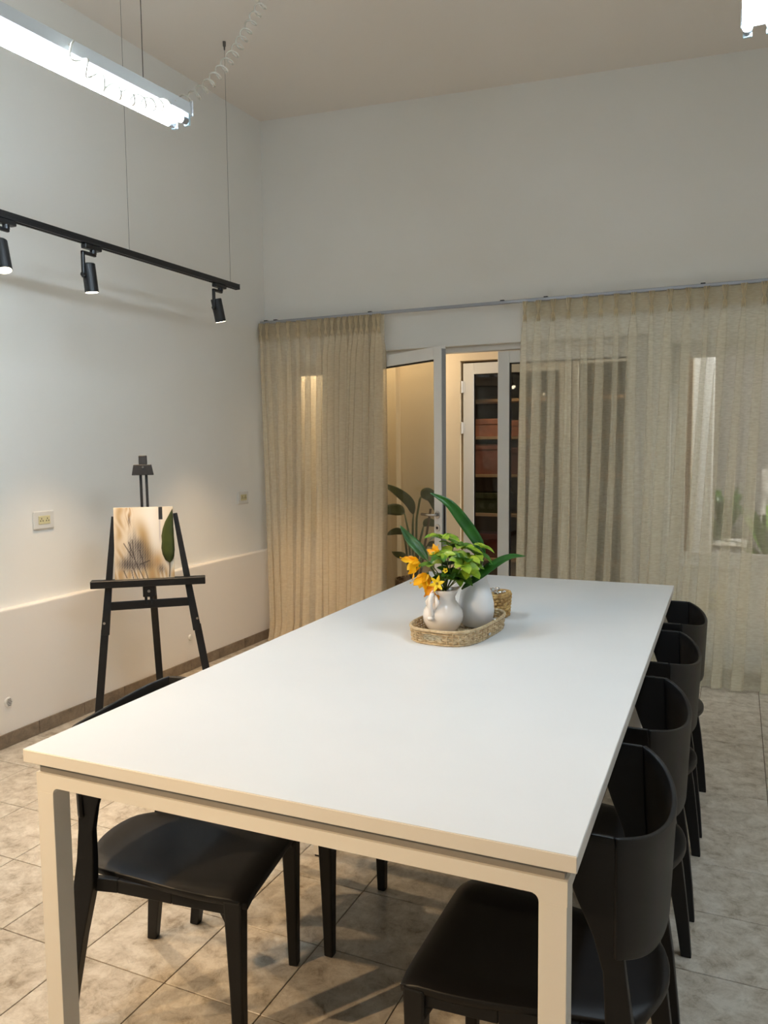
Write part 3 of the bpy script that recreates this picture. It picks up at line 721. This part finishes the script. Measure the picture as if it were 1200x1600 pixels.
cp_ = MB().loft([[E(-.076, 1.408, d), E(.040, 1.408, d), E(.028, 1.466, d), E(-.066, 1.466, d)] for d in (.010, .030)])
part('top_clamp', cp_, EASELW, ez, bevel=.003)
part('bolt', MB().tube([E(-.016, 1.452, .029), E(-.016, 1.452, .037)], .006, 12), CHROME, ez)
# painting: stretched canvas with an abstract wash; the picture itself is a flat print in vertex colours
gx, gz = 120, 150
def paint(u, v):
    """u 0..1 left to right, v 0..1 bottom to top -> sRGB"""
    rn = lambda a, b: .5+.5*math.sin(a*12.9+math.sin(b*7.7+a*3.1)*2.3+b*5.3)
    c0 = np.array([226., 212, 190])
    def mixc(c0, col, k): k = max(0., min(1., k)); return c0*(1-k)+np.array(col, float)*k
    c0 = mixc(c0, (240,234,224), .8*math.exp(-((u-.62)/.18)**2)*(v > .2))
    c0 = mixc(c0, (182,150,106), .9*math.exp(-((u-.10)/.08)**2)*(.35+.65*rn(u*3, v*2)))
    c0 = mixc(c0, (176,136,88), .95*math.exp(-((u-.25)/.05)**2)*smoothstep(.55, .95, v)*rn(u*9, v*3))
    dd = abs((v-.15)-(.95-u)*.75*(.6)); c0 = mixc(c0, (178,146,98), .95*math.exp(-((u-.50-.25*(.55-v))/.10)**2)*smoothstep(.93, .6, v))
    c0 = mixc(c0, (184,146,96), .9*math.exp(-((v-.06)/.08)**2)*rn(u*5, v))
    c0 = mixc(c0, (188,148,96), .9*math.exp(-((u-.72)/.10)**2-((v-.24)/.12)**2))
    for (cu, cv, ru, rv, k) in ((.41,.46,.09,.10,1.),(.45,.31,.17,.14,.95),(.27,.40,.04,.18,.85),(.20,.22,.10,.09,.95),(.36,.19,.24,.06,.95),(.78,.13,.06,.06,.8),(.26,.82,.02,.07,.7),(.34,.55,.03,.14,.5)):
        c0 = mixc(c0, (58,50,48), k*math.exp(-((u-cu)/ru)**2-((v-cv)/rv)**2)*(.35+.65*rn(u*14+v*3, v*16-u*5)))
    for (u0, v0, u1, v1) in ((.20,.02,.15,.12),(.31,.0,.28,.12),(.38,.0,.30,.17),(.48,.0,.36,.22),(.55,.0,.42,.40),(.36,.22,.24,.52),(.30,.30,.16,.50),(.33,.28,.30,.55),(.42,.2,.58,.25)):
        t = max(0, min(1, ((u-u0)*(u1-u0)+(v-v0)*(v1-v0))/((u1-u0)**2+(v1-v0)**2)))
        d = math.hypot(u-u0-t*(u1-u0), v-v0-t*(v1-v0)); c0 = mixc(c0, (54,44,38), .85*(1-smoothstep(.003, .010, d)))
    c0 = mixc(c0, (150,140,146), .45*math.exp(-((u-.77)/.012)**2)*smoothstep(.45, .6, v))
    if .75 < u < .82 and v > .825: c0 = np.array([36., 32, 30])
    return c0
PO = np.array(E(-.020, .847)); PW, PH = .312, .386
pt = thing('painting', 'unframed canvas with tan and grey abstract washes resting on the easel', 'painting', tuple(EO), math.atan2(.6, .8))
def PP(u, v, d): return E(-.176+PW*u, .847+PH*v, .012+d)
me = MB().grid([[PP(i/gx, j/gz, .0185) for i in range(gx+1)] for j in range(gz+1)]).mesh('picture')
ca = me.color_attributes.new('print', 'FLOAT_COLOR', 'POINT')
for j in range(gz+1):
    for i in range(gx+1): ca.data[j*(gx+1)+i].color = srgb(*paint(i/gx, j/gz))
PM = bpy.data.materials.new('painted_canvas'); PM.use_nodes = True; nt = PM.node_tree
vc = nt.nodes.new('ShaderNodeVertexColor'); vc.layer_name = 'print'; b_ = nt.nodes['Principled BSDF']; b_.inputs['Roughness'].default_value = .6
nt.links.new(vc.outputs[0], b_.inputs['Base Color'])
cv = MB().loft([[PP(0,0,.0), PP(1,0,.0), PP(1,1,.0), PP(0,1,.0)], [PP(0,0,.018), PP(1,0,.018), PP(1,1,.018), PP(0,1,.018)]])
part('canvas', cv, mat('raw_canvas', (226,214,196), .85, bump=.2, bscale=400), pt)
link('picture', me, PM, pt)
lf = thing('pressed_leaf', 'single olive green leaf leaning on the right side of the painting', 'leaf', tuple(EO), math.atan2(.6, .8))
LP = [E(.108, .852, .034), E(.112, .90, .034), E(.112, .945, .036)]
part('stem', MB().tube(LP, .0022, 6), STEMD, lf)
out = [(.112,.928),(.090,.945),(.076,.975),(.070,1.01),(.074,1.045),(.072,1.075),(.080,1.115),(.095,1.155),(.115,1.19),(.133,1.222),(.136,1.18),(.137,1.12),(.139,1.06),(.141,1.00),(.137,.962),(.126,.940)]
cen = [(.112,.928),(.112,.945),(.109,.975),(.108,1.01),(.109,1.045),(.110,1.075),(.114,1.115),(.120,1.155),(.127,1.19),(.133,1.222)]
rows = []
lft = out[:10]; rgt = [out[0], out[15], out[14], out[13], (.140,1.03), out[12], out[11], (.1365,1.15), out[10], out[9]]
for a, c_, b in zip(lft, cen, rgt):
    rows.append([E(*a, .0345), E((a[0]+c_[0])/2, c_[1], .040), E(*c_, .037), E((b[0]+c_[0])/2, c_[1], .040), E(*b, .0345)])
part('blade', MB().grid(rows), OLIVE, lf, smooth=True, solid=.001)

# ------------------------------------------------------------------ wall fittings
def outlet(u0, v0, u1, v1, lab, nsock):
    d0 = ray(u0, v0); d1 = ray(u1, v1); a = CAM+d0*(XLU-CAM[0])/d0[0]; b = CAM+d1*(XLU-CAM[0])/d1[0]
    cy_, cz_ = (a[1]+b[1])/2, (a[2]+b[2])/2; hw = .072; hh = .050
    t = thing('wall_outlet', lab, 'outlet', (XLU, cy_, cz_), group='outlet plates on the left wall')
    part('plate', MB().box((0,-hw,-hh),(.012,hw,hh), .005), PLATE, t)
    ins_ = part('insert', MB().box((.010,-.040,-.023),(.015,.040,.023), .002), IVORY, t, label='yellowed socket insert')
    for s in (-1, 1):
        part('socket_hole', MB().box((.0145, s*.020-.003, .004), (.0158, s*.020+.001, .012)).box((.0145, s*.020-.010, -.008), (.0158, s*.020-.006, 0)).box((.0145, s*.020+.006, -.008), (.0158, s*.020+.010, 0)), RUBBER, ins_)
outlet(50, 798, 83, 826, 'white outlet plate nearest the picture edge on the left wall', 2)
outlet(369, 767, 388, 787, 'white outlet plate near the gathered curtain on the left wall', 2)
d0 = ray(13, 1097); a = CAM+d0*(XL-CAM[0])/d0[0]
vt = thing('wall_vent', 'small round white vent low on the left wall', 'vent', (XL, a[1], a[2]))
part('rim', MB().tube([(0,0,0),(.008,0,0)], [.026,.024], 24), PLATE, vt)
for k in range(-2, 3): part('slot', MB().box((.0075,-.016+.003*abs(k), k*.008-.0015),(.0088,.016-.003*abs(k), k*.008+.0015)), RUBBER, vt)
d0 = ray(297, 996); a = CAM+d0*(XL-CAM[0])/d0[0]
vt2 = thing('blanking_plate', 'small round white blanking plate on the dado behind the easel', 'plate', (XL, a[1], a[2]))
part('cap_disc', MB().tube([(0,0,0),(.010,0,0)], [.022,.018], 20), PLATE, vt2)
a = at(1112, 937, YB)
sw = thing('wall_socket', 'square beige socket box low on the back wall behind the sheer curtain', 'outlet', (a[0], YB, a[2]))
part('plate', MB().box((-.055,-.030,-.045),(.055,0,.045), .005), IVORY, sw)
part('insert', MB().box((-.038,-.034,-.026),(.038,-.028,.026), .002), PLATE, sw)

# ------------------------------------------------------------------ track and spotlights
TZ, TX = 2.578, -.80
TE = 2.60
def ceil_pt(x, y): return (x, y, ceil_z(x, y))
tk = thing('lighting_track', 'long black lighting track hung on thin wires along the left wall', 'track', (TX, 1.5, TZ))
off = (TX, 1.5, TZ)
trk = MB(off).box((TX-.018, -3.2, TZ-.006), (TX+.018, TE, TZ+.014), .002).box((TX-.018, -3.2, TZ-.018), (TX-.007, TE, TZ-.005)).box((TX+.007, -3.2, TZ-.018), (TX+.018, TE, TZ-.005))
part('rail', trk, BLACKM, tk)
part('end_cap', MB(off).box((TX-.019, TE, TZ-.019), (TX+.019, TE+.008, TZ+.015), .002), BLACKM, tk)
for yy_ in (2.53, 1.62, .2, -1.4):
    cz_ = ceil_z(TX, yy_)
    wr = part('wire', MB(off).tube([(TX, yy_, TZ+.012), (TX, yy_, cz_-.03)], .0010, 6), WIRE, tk)
    part('ceiling_anchor', MB(off).tube([(TX, yy_, cz_-.05), (TX, yy_, cz_-.03), (TX, yy_, cz_-.028), (TX, yy_, cz_)], [.004,.005,.009,.010], 12), WIRE, wr)
LENSM = mat('spot_lens_warm', (255,246,225), .3, emit=(1,.86,.62), estr=14)
def spotlight(y, tilt, lab, aim, W_=SPOT_W, col=SPOT_COL, cone=70):
    t = thing('track_spotlight', lab, 'spotlight', (TX, y, TZ-.019), group='black spotlights on the track')
    part('adapter', MB().box((-.017,-.065,-.022),(.017,.045,0), .003), BLACKM, t)
    part('pivot', MB().lathe((0,.0,-.022), [(.016,0),(.016,-.018),(.010,-.020)], 18), BLACKM, t)
    part('arm', MB().box((-.009,-.078,-.052),(.009,.014,-.036), .003).box((-.009,-.078,-.165),(.009,-.062,-.036), .003), BLACKM, t)
    ax = np.asarray(aim, float); ax /= np.linalg.norm(ax)
    c0 = np.array([0., -.030, -.150]); top = c0-ax*.055; bot = c0+ax*.080
    b = part('body', MB().tube([top-ax*.004, top, c0, bot, bot+ax*.0005], [.029,.033,.033,.033,.031], 28), BLACKM, t)
    part('knob', MB().tube([(0,-.080,-.150),(0,-.055,-.150)], .011, 14), BLACKM, t)
    part('lens', MB().tube([bot-ax*.001, bot+ax*.0015], .0295, 28), LENSM, b)
    l = bpy.data.lights.new('spot_bulb', 'SPOT'); l.energy = W_; l.color = col; l.spot_size = math.radians(cone); l.spot_blend = .8; l.shadow_soft_size = .028
    lo = bpy.data.objects.new('bulb', l); COL.objects.link(lo); lo.parent = t
    lo.location = tuple(bot+ax*.004); lo.rotation_euler = Vector(ax).to_track_quat('-Z', 'Y').to_euler()
spotlight(2.42, 0, 'black track spotlight nearest the end of the track', (.05,.25,-1))
spotlight(1.36, 0, 'black track spotlight in the middle of the visible track', (.03,.10,-1))
spotlight(.845, 0, 'black track spotlight cut by the left edge of the picture', (.30,-.10,-1))
spotlight(-.35, 0, 'added unseen black spotlight on the hidden part of the track', (.55,.30,-1), W_=SPOT_W*.55)  # this head and the next two are added out of view to warm the table fronts
spotlight(-1.5, 0, 'added unseen black spotlight farther back on the hidden track', (.80,.75,-1))
spotlight(-2.7, 0, 'added unseen black spotlight farthest back on the hidden track', (1.15,1.05,-.80), W_=SPOT_W*3.0, cone=60)

# ------------------------------------------------------------------ fluorescent lamps
TUBEM = mat('lit_tube', (255,255,255), .4, emit=TUBE_COL, estr=TUBE_EMIT)
HOUS = mat('lamp_housing_grey_white', (214,218,220), .4, spec=.5, bump=.02)
SOCK = mat('pale_blue_socket', (190,214,222), .4)
def fluo(end, ang, L, lab, wires):
    t = thing('fluorescent_lamp', lab, 'lamp', end, ang, group='suspended twin-tube lamps')
    # local: y from -L (hidden end) to 0 (visible end), z = 0 at the tube axis
    part('housing', MB().loft([[(-.047,y,.024),(.047,y,.024),(.040,y,.074),(-.040,y,.074)] for y in (-L, 0)]), HOUS, t, bevel=.003)
    part('end_plate', MB().box((-.052, 0, .020), (.052, .006, .078), .002), HOUS, t)
    for s in (-1, 1):
        tb_ = part('tube', MB().tube([(s*.032, -L+.05, 0), (s*.032, -.045, 0)], .0145, 16), TUBEM, t, smooth=True)
        for ye in (-L+.035, -.030):
            part('tube_cap', MB().tube([(s*.032, ye-.014, 0), (s*.032, ye+.014, 0)], .0135, 16), ALU, tb_)
            part('lamp_socket', MB().box((s*.032-.013, ye+(.013 if ye > -.2 else -.025), -.016), (s*.032+.013, ye+(.025 if ye > -.2 else -.013), .031), .002), SOCK, t)
    for wy in wires:
        wx, wyy = end[0]-math.sin(ang)*wy, end[1]+math.cos(ang)*wy
        part('wire', MB().tube([(0, wy, .072), (0, wy, ceil_z(wx, wyy)-end[2])], .0016, 6), WIRE, t)
    return t
f1 = fluo((.165, .85, 2.80), -.085, 1.24, 'lit twin-tube lamp with coiled cable hanging over the left of the table', (-.20, -1.05))
fluo((2.178, 1.04, 2.80), -.005, 1.24, 'lit twin-tube lamp at the top right corner of the picture', (-.25, -1.0))
# coiled cable
cp = [(88,64,.27),(104,66,.27),(122,90,.29),(146,118,.33),(172,138,.39),(200,152,.47),(228,162,.57),(256,164,.70),(280,160,.84),(305,150,.90),(330,128,.97),(352,102,1.03),(368,80,1.08),(385,50,1.14),(400,22,1.18),(414,0,1.22)]
cpath = [at(u, v, y) for u, v, y in cp]; cpath.append(np.array([.40, 1.32, ceil_z(.40, 1.32)]))
dense = []
for i in range(len(cpath)-1):
    n_ = 40
    for k in range(n_): dense.append(cpath[i]+(cpath[i+1]-cpath[i])*k/n_)
dense.append(cpath[-1]); D = np.array(dense); sl = np.concatenate([[0], np.cumsum(np.linalg.norm(np.diff(D, axis=0), axis=1))])
tot = sl[-1]; hel = []; ph_ = 0.; NP = 900
prev = np.array([1., 0, 0])
for k in range(NP+1):
    s = tot*k/NP; p = np.array([np.interp(s, sl, D[:, i]) for i in range(3)])
    s2 = min(tot, s+.04); s1 = max(0, s-.04)
    tg = np.array([np.interp(s2, sl, D[:, i])-np.interp(s1, sl, D[:, i]) for i in range(3)]); tg /= np.linalg.norm(tg)
    a = prev-tg*(prev@tg); a /= np.linalg.norm(a); prev = a; b = np.cross(tg, a)
    pitch = .062 if s < .75 else .046
    ph_ += 2*PI*(tot/NP)/pitch; R_ = .020*min(1, s/.05+.05)*min(1, (tot-s)/.05+.05)
    hel.append(p+R_*(math.cos(ph_)*a+math.sin(ph_)*b))
cc = part('coiled_cable', MB().tube(hel, .0034, 6), COILM, smooth=True)
tag(cc, 'pale coiled cable running from the left lamp up to the ceiling', 'cable')

# ------------------------------------------------------------------ tray, vases, baskets
trC = np.array([1.262, .905]); trA = -.10; THX, THY = .124, .205; TH = .048
tr = thing('rattan_tray', 'oval woven rattan tray under the two white vases on the table', 'tray', (trC[0], trC[1], H), trA)
def rr(t, k=1., e=3.2):
    c_, s_ = math.cos(t), math.sin(t)
    return np.array([math.copysign(abs(c_)**(2/e), c_)*THX*k, math.copysign(abs(s_)**(2/e), s_)*THY*k])
NS = 120
ts = np.linspace(0, 2*PI, 2000); pp_ = np.array([rr(t) for t in ts]); al = np.concatenate([[0], np.cumsum(np.linalg.norm(np.diff(pp_, axis=0), axis=1))])
def on_rim(f): t = np.interp((f%1.)*al[-1], al, ts); return t
def in_slot(p, z):                     # hand holes in the two short ends
    return abs(p[0]) < .034 and abs(p[1]) > .17 and .018 < z < .034
NB = 58
sk = MB()
for k in range(NB):
    t = on_rim(k/NB); p = rr(t); lean = 1.03
    pts = [(p[0]*(1+.03*z/TH), p[1]*(1+.03*z/TH), z) for z in (0, TH*.5, TH)]
    if abs(p[0]) < .034 and abs(p[1]) > .17:
        sk.tube(pts[:1]+[(p[0]*1.012, p[1]*1.012, .018)], .0022, 5); sk.tube([(p[0]*1.024, p[1]*1.024, .038), pts[2]], .0022, 5)
    else: sk.tube(pts, .0030, 6)
o = part('stakes', sk, RATTAN, tr); o['kind'] = 'stuff'
for r_, z in enumerate((.004, .0125, .021, .030, .0385)):
    segs = []; cur = []
    for k in range(NB*4+1):
        f = k/(NB*4); t = on_rim(f); kk = 1+.03*z/TH; p = rr(t, kk); q = rr(t, kk+.05)-p; q /= np.linalg.norm(q)+1e-9
        p = p+q*.0036*math.cos(PI*f*NB+PI*r_)
        if in_slot(p, z):
            if len(cur) > 2: segs.append(cur)
            cur = []
        else: cur.append((p[0], p[1], z))
    if len(cur) > 2: segs.append(cur)
    mb = MB()
    for sg_ in segs: mb.tube(sg_, .0027, 6)
    part('weave_strand', mb, RATTAN, tr, smooth=True)
rp = [(*(rr(on_rim(k/200), 1.035)), TH+.001) for k in range(201)]
part('rim', MB().tube(rp, .0055, 8), RATTAN, tr, smooth=True)
part('foot_rim', MB().tube([(*(rr(on_rim(k/200), 1.0)), .004) for k in range(201)], .004, 6), RATTAN, tr, smooth=True)
bs = MB()
for k in range(-11, 12):
    y = k*.0185
    hx = THX*max(0, 1-(abs(y)/THY)**3.2)**(1/3.2)
    if hx > .02: bs.tube([(x_, y, .0050+.0016*math.cos(PI*i_+PI*k)) for i_, x_ in enumerate(np.linspace(-hx, hx, 15))], .0045, 5)
for k in range(-6, 7):
    x_ = k*.0185; hy = THY*max(0, 1-(abs(x_)/THX)**3.2)**(1/3.2)
    if hy > .02: bs.tube([(x_, y, .0050+.0016*math.cos(PI*i_+PI*k+PI)) for i_, y in enumerate(np.linspace(-hy, hy, 24))], .0045, 5)
part('woven_base', bs, RATTAN, tr, smooth=True)

TB = H+.0115                                   # top of the tray base
v1 = thing('ceramic_pitcher', 'small round white glazed pitcher holding yellow flowers', 'pitcher', (1.218, .860, TB))
prof = [(.040,0),(.046,.004),(.060,.020),(.069,.040),(.0715,.058),(.067,.078),(.055,.096),(.045,.110),(.042,.122),(.046,.136),(.0535,.150),(.0505,.151),(.043,.138),(.038,.122),(.041,.108),(.050,.094)]
rings = []
for r, z in prof:
    rg = []
    for a in np.linspace(0, 2*PI, 40, endpoint=False):
        k = 1.; dz = 0.
        if z > .12:
            sp = math.exp(-((((a-.35+PI) % (2*PI))-PI)/.38)**2); k += .22*sp*(z-.12)/.03; dz = .010*sp*(z-.12)/.03
        rg.append((r*k*math.cos(a), r*k*math.sin(a), z+dz))
    rings.append(rg)
part('body', MB().loft(rings, True), CERAM, v1, smooth=True)
ha = math.radians(256)
hd = np.array([math.cos(ha), math.sin(ha)])
hp = [(hd[0]*r, hd[1]*r, z) for r, z in ((.046,.140),(.058,.146),(.072,.138),(.079,.120),(.079,.098),(.075,.080),(.0715,.066))]
hpf = []
for i in range(len(hp)-1):
    for k in range(4): hpf.append(np.array(hp[i])+(np.array(hp[i+1])-np.array(hp[i]))*k/4)
hpf.append(np.array(hp[-1]))
hn = part('handle', MB().tube(hpf, [.0105-.003*math.sin(PI*k/(len(hpf)-1)) for k in range(len(hpf))], 12), CERAM, v1, smooth=True)
part('curl', MB().tube([np.array([hd[0]*.078-hd[1]*x_, hd[1]*.078+hd[0]*x_, .058]) for x_ in (-.011, -.006, 0, .006, .011)], [.004,.008,.009,.008,.004], 12), CERAM, hn, smooth=True)
for s in (-1, 1): part('leaf_relief', MB().tube([np.array([hd[0]*.060-hd[1]*s*.010, hd[1]*.060+hd[0]*s*.010, .136]), np.array([hd[0]*.066-hd[1]*s*.022, hd[1]*.066+hd[0]*s*.022, .112]), np.array([hd[0]*.068-hd[1]*s*.014, hd[1]*.068+hd[0]*s*.014, .090])], [.004,.008,.002], 10), CERAM, hn, smooth=True)
v2 = part('ceramic_vase', MB().lathe((0,0,0), [(.044,0),(.050,.005),(.060,.025),(.0655,.055),(.064,.085),(.056,.120),(.046,.150),(.0395,.175),(.0385,.195),(.043,.212),(.040,.213),(.035,.195),(.036,.175),(.043,.15)], 44), CERAM2, smooth=True)
v2.location = (1.300, .985, TB); tag(v2, 'taller plain white vase standing behind the round pitcher', 'vase')

# small seagrass basket with foil sweets
bkC = np.array([1.303, 1.205]); bk = thing('seagrass_basket', 'small chunky seagrass basket of foil sweets behind the tray', 'basket', (bkC[0], bkC[1], H), -.12)
BX, BY, BH = .050, .058, .092
def sq(t, k): c_, s_ = math.cos(t), math.sin(t); return np.array([math.copysign(abs(c_)**.55, c_)*BX*k, math.copysign(abs(s_)**.55, s_)*BY*k])
part('inner_wall', MB().loft([[(*sq(t, .90+.12*z/BH), z) for t in np.linspace(0, 2*PI, 40, endpoint=False)] for z in (.001, BH-.006)], True), SEAG, bk, smooth=True)
for r_ in range(7):
    z = .008+r_*.0128; mb = MB(); n_ = 16
    for k in range(n_):
        t0 = 2*PI*(k+.5*(r_%2))/n_; pts = []
        for q in np.linspace(-.62, .62, 7):
            p = sq(t0+q*2*PI/n_, .93+.12*z/BH); pts.append((*(p*(1+.05*math.cos(q*2.4))), z+.005*q))
        mb.tube(pts, [.002,.0055,.0072,.0078,.0072,.0055,.002], 8)
    part('braid_row', mb, SEAG, bk, smooth=True)
part('basket_rim', MB().tube([(*sq(2*PI*k/48, 1.06), BH+.001) for k in range(49)], .0055, 8), SEAG, bk, smooth=True)
rs = random.Random(11)
def candy_mesh():
    mb = MB(); rings = []
    for x_, r in ((-.019,.007),(-.014,.0075),(-.0105,.002),(-.008,.006),(-.003,.0085),(.003,.0085),(.008,.006),(.0105,.002),(.014,.0075),(.019,.007)):
        rings.append([(x_, r*(1+.25*math.sin(3*a+x_*300))*math.cos(a), r*.75*(1+.2*math.cos(4*a))*math.sin(a)) for a in np.linspace(0, 2*PI, 10, endpoint=False)])
    return mb.loft(rings).mesh('foil_sweet')
cm = candy_mesh(); cm.materials.append(FOIL)
for k in range(9):
    o = link('foil_sweet', cm, None); a = rs.uniform(0, 6.28); r = rs.uniform(0, .026)
    o.location = (bkC[0]+r*math.cos(a), bkC[1]+r*math.sin(a), H+BH+.001+.004*(k%3)); o.rotation_euler = (rs.uniform(-.3,.3), rs.uniform(-.5,.5), rs.uniform(0,6.28))
    tag(o, 'silver foil sweet heaped in the small seagrass basket', 'sweet', 'foil sweets in the small basket')
for k, (x_, y_) in enumerate(((1.352,.890),(1.368,.925),(1.366,.965),(1.372,.860),(1.345,.850),(1.350,1.075))):
    o = link('foil_sweet', cm, None); o.location = (x_, y_, TB+.007); o.rotation_euler = (0, .1, rs.uniform(0, 6.28))
    tag(o, 'silver foil sweet lying in the rattan tray', 'sweet', 'foil sweets in the rattan tray')

# ------------------------------------------------------------------ bouquet
YV1, YV2 = .875, 1.005
M1 = np.array([1.222, .875, TB+.125]); M2 = np.array([1.305, 1.005, TB+.19])
def strap(pxs, wd, root, lab, yoff, up, fold=.3):
    pts = [at(u, v, y) for (u, v), y in zip(pxs, yoff)]
    t = thing('strap_leaf', lab, 'leaf', tuple(root), group='long dark green leaves in the vases')
    part('blade', MB(root).grid(strip_leaf(pts, wd, 22, fold=fold, up=up, pw=.85)), STRAP, t, smooth=True, solid=.0012)
    part('stem', MB(root).tube([root-np.array([0,0,.10]), root, pts[0], pts[1]], [.003,.003,.0035,.001], 6), STEMM, t)
    return t
strap([(757,868),(745,845),(722,812),(700,786),(672,770)], .044, M2, 'longest dark green leaf arching up to the left from the tall vase', (1.0,1.0,.99,.97,.95), (.5,-1,.35))
strap([(668,875),(655,858),(640,842),(625,821)], .040, M1, 'short dark green leaf pointing up left beside the orange flowers', (.90,.92,.94,.95), (.4,-1,.3))
strap([(722,920),(748,902),(772,884),(797,871),(821,869)], .046, M2, 'dark green leaf reaching out to the right over the tall vase', (.90,.93,.97,1.0,1.02), (.0,-.55,1))
def leaflet(mb, base, d, L, wd, droop, up):
    d = np.asarray(d, float); d /= np.linalg.norm(d); e = base+d*L
    mb.grid(strip_leaf([base, base+d*L*.35+np.array([0,0,.05*L]), base+d*L*.7+np.array([0,0,-droop*L*.3]), e+np.array([0,0,-droop*L])], wd, 7, fold=.35, up=up, pw=.8)); return mb
rb = random.Random(21)
def sprig(u, v, y, nl, L, wd, mats, lab, root, tilt=(0,0,1)):
    c_ = at(u, v, y); t = thing('foliage_sprig', lab, 'foliage', tuple(root), group='green foliage in the round pitcher')
    midp = (root+c_)/2+np.array([rb.uniform(-.01,.01), rb.uniform(-.01,.01), 0])
    part('stem', MB(root).tube([root+np.array([0,0,-.06]), root, midp, c_], .0018, 6), STEMM, t)
    up = c_-root; up /= np.linalg.norm(up)
    up = up*.6+np.asarray(tilt)*.4; up /= np.linalg.norm(up)
    a = np.cross(up, (0,1.,.1)); a /= np.linalg.norm(a); b = np.cross(up, a); ph = rb.uniform(0, 6.28)
    for k in range(nl):
        q = ph+2*PI*k/nl+rb.uniform(-.2,.2); d = a*math.cos(q)+b*math.sin(q)+up*rb.uniform(.1,.55)
        part('leaf', leaflet(MB(root), c_, d, L*rb.uniform(.8,1.15), wd*rb.uniform(.85,1.15), rb.uniform(.05,.35), up+np.array([0,-.4,.2])), rb.choice(mats), t, smooth=True)
VV, GG, DD = VARI, GREENM, DKGREEN
R1 = np.array([1.222, .878, TB+.14])
for (u, v, y, nl, L, wd, ms, lab) in (
    (690,842,.90,7,.062,.026,[VV,VV,GG],'highest pale green sprig in the pitcher'),
    (722,858,.92,7,.060,.028,[VV,VV,GG],'pale green sprig below the longest leaf'),
    (744,868,.93,7,.050,.026,[VV,GG],'right hand pale green sprig in front of the tall vase'),
    (700,868,.86,7,.058,.028,[VV,GG,DD],'middle green sprig at the heart of the bouquet'),
    (676,884,.85,6,.050,.024,[VV,GG],'left green sprig among the orange flowers'),
    (728,893,.86,6,.055,.030,[VV,VV,GG],'yellowish green sprig low on the right of the bouquet'),
    (704,898,.84,6,.050,.026,[GG,DD],'dark green sprig at the mouth of the pitcher'),
    (712,878,.90,6,.056,.026,[DD,GG],'shaded dark green sprig inside the bouquet'),
    (690,905,.86,5,.040,.022,[DD,GG],'small dark green sprig above the pitcher handle'),
    (738,884,.90,5,.048,.026,[VV,GG],'small pale sprig touching the tall vase'),
    (708,856,.93,7,.056,.026,[VV,GG],'pale sprig behind the middle of the bouquet'),
    (730,874,.88,7,.054,.028,[VV,GG],'bright sprig right of the bouquet centre'),
    (690,872,.83,6,.046,.024,[VV,GG],'bright sprig left of the bouquet centre'),
    (716,906,.85,6,.044,.024,[GG,DD],'dark sprig low at the right of the pitcher mouth'),
    (698,884,.90,7,.054,.028,[DD,DD,GG],'darkest sprig deep inside the bouquet'),
    (722,884,.83,6,.048,.028,[VV,VV],'yellow green sprig facing the camera'),
    (752,856,.95,5,.040,.022,[VV,VV],'small pale tip right of the longest leaf')):
    sprig(u, v, y, nl, L*1.12, wd*1.25, ms, lab, R1)
def flower(u, v, y, npet, L, wd, aim, material, lab, name, cup=.5, heart=None):
    c_ = at(u, v, y); t = thing(name, lab, 'flower', tuple(c_), group='cut flowers in the round pitcher')
    ax = np.asarray(aim, float); ax /= np.linalg.norm(ax); a = np.cross(ax, (0,0,1.) if abs(ax[2]) < .9 else (1.,0,0)); a /= np.linalg.norm(a); b = np.cross(ax, a)
    for k in range(npet):
        q = 2*PI*k/npet+.3; d = ax*cup+(a*math.cos(q)+b*math.sin(q))
        d /= np.linalg.norm(d); rad = a*math.cos(q)+b*math.sin(q)
        pts = [np.zeros(3), d*L*.4, d*L*.75+rad*L*.05, d*L+rad*L*.18]
        part('petal', MB().grid(strip_leaf(pts, wd, 8, fold=-.25, up=ax-rad*.3, pw=.62, wob=.08)), material, t, smooth=True)
    part('heart', MB().lathe((0,0,0), [(.001,-.004),(.005,-.002),(.005,.003),(.001,.005)], 10), heart or STEMM, t, smooth=True)
    part('stem', MB(c_).tube([c_, c_-ax*.02, (c_-ax*.03+R1)/2+np.array([0,0,.012]), R1, R1-np.array([0,0,.06])], .0016, 6), STEMM, t)
YH = mat('flower_heart', (150,120,20), .7, bump=.3)
flower(655,876,.845,5,.066,.042,(-.75,-.35,-.45),PETALO,'large orange flower hanging at the far left of the bouquet','orange_flower',1.5)
flower(668,896,.835,5,.066,.042,(-.40,-.30,-.85),PETALO,'large orange flower hanging low over the table','orange_flower',2.2)
flower(680,914,.825,4,.054,.038,(-.15,-.35,-.9),leaf_mat('amber_petal', (214,134,16), (240,164,30), 18, .3),'amber flower drooping lowest beside the pitcher rim','orange_flower',2.0)
flower(683,866,.85,5,.036,.026,(-.3,-.5,.6),PETALO,'half closed orange flower among the leaves','orange_flower',1.6)
flower(683,912,.805,6,.026,.014,(.05,-1,.25),PETALY,'small open yellow flower facing the camera above the pitcher','yellow_flower',.25,YH)
flower(664,911,.82,5,.018,.012,(-.2,-1,.1),PETALY,'smallest yellow flower beside the hanging orange one','yellow_flower',.5,YH)
flower(697,892,.815,5,.014,.010,(0,-1,.3),PETALY,'tiny yellow bud in the middle of the bouquet','yellow_flower',1.5,YH)
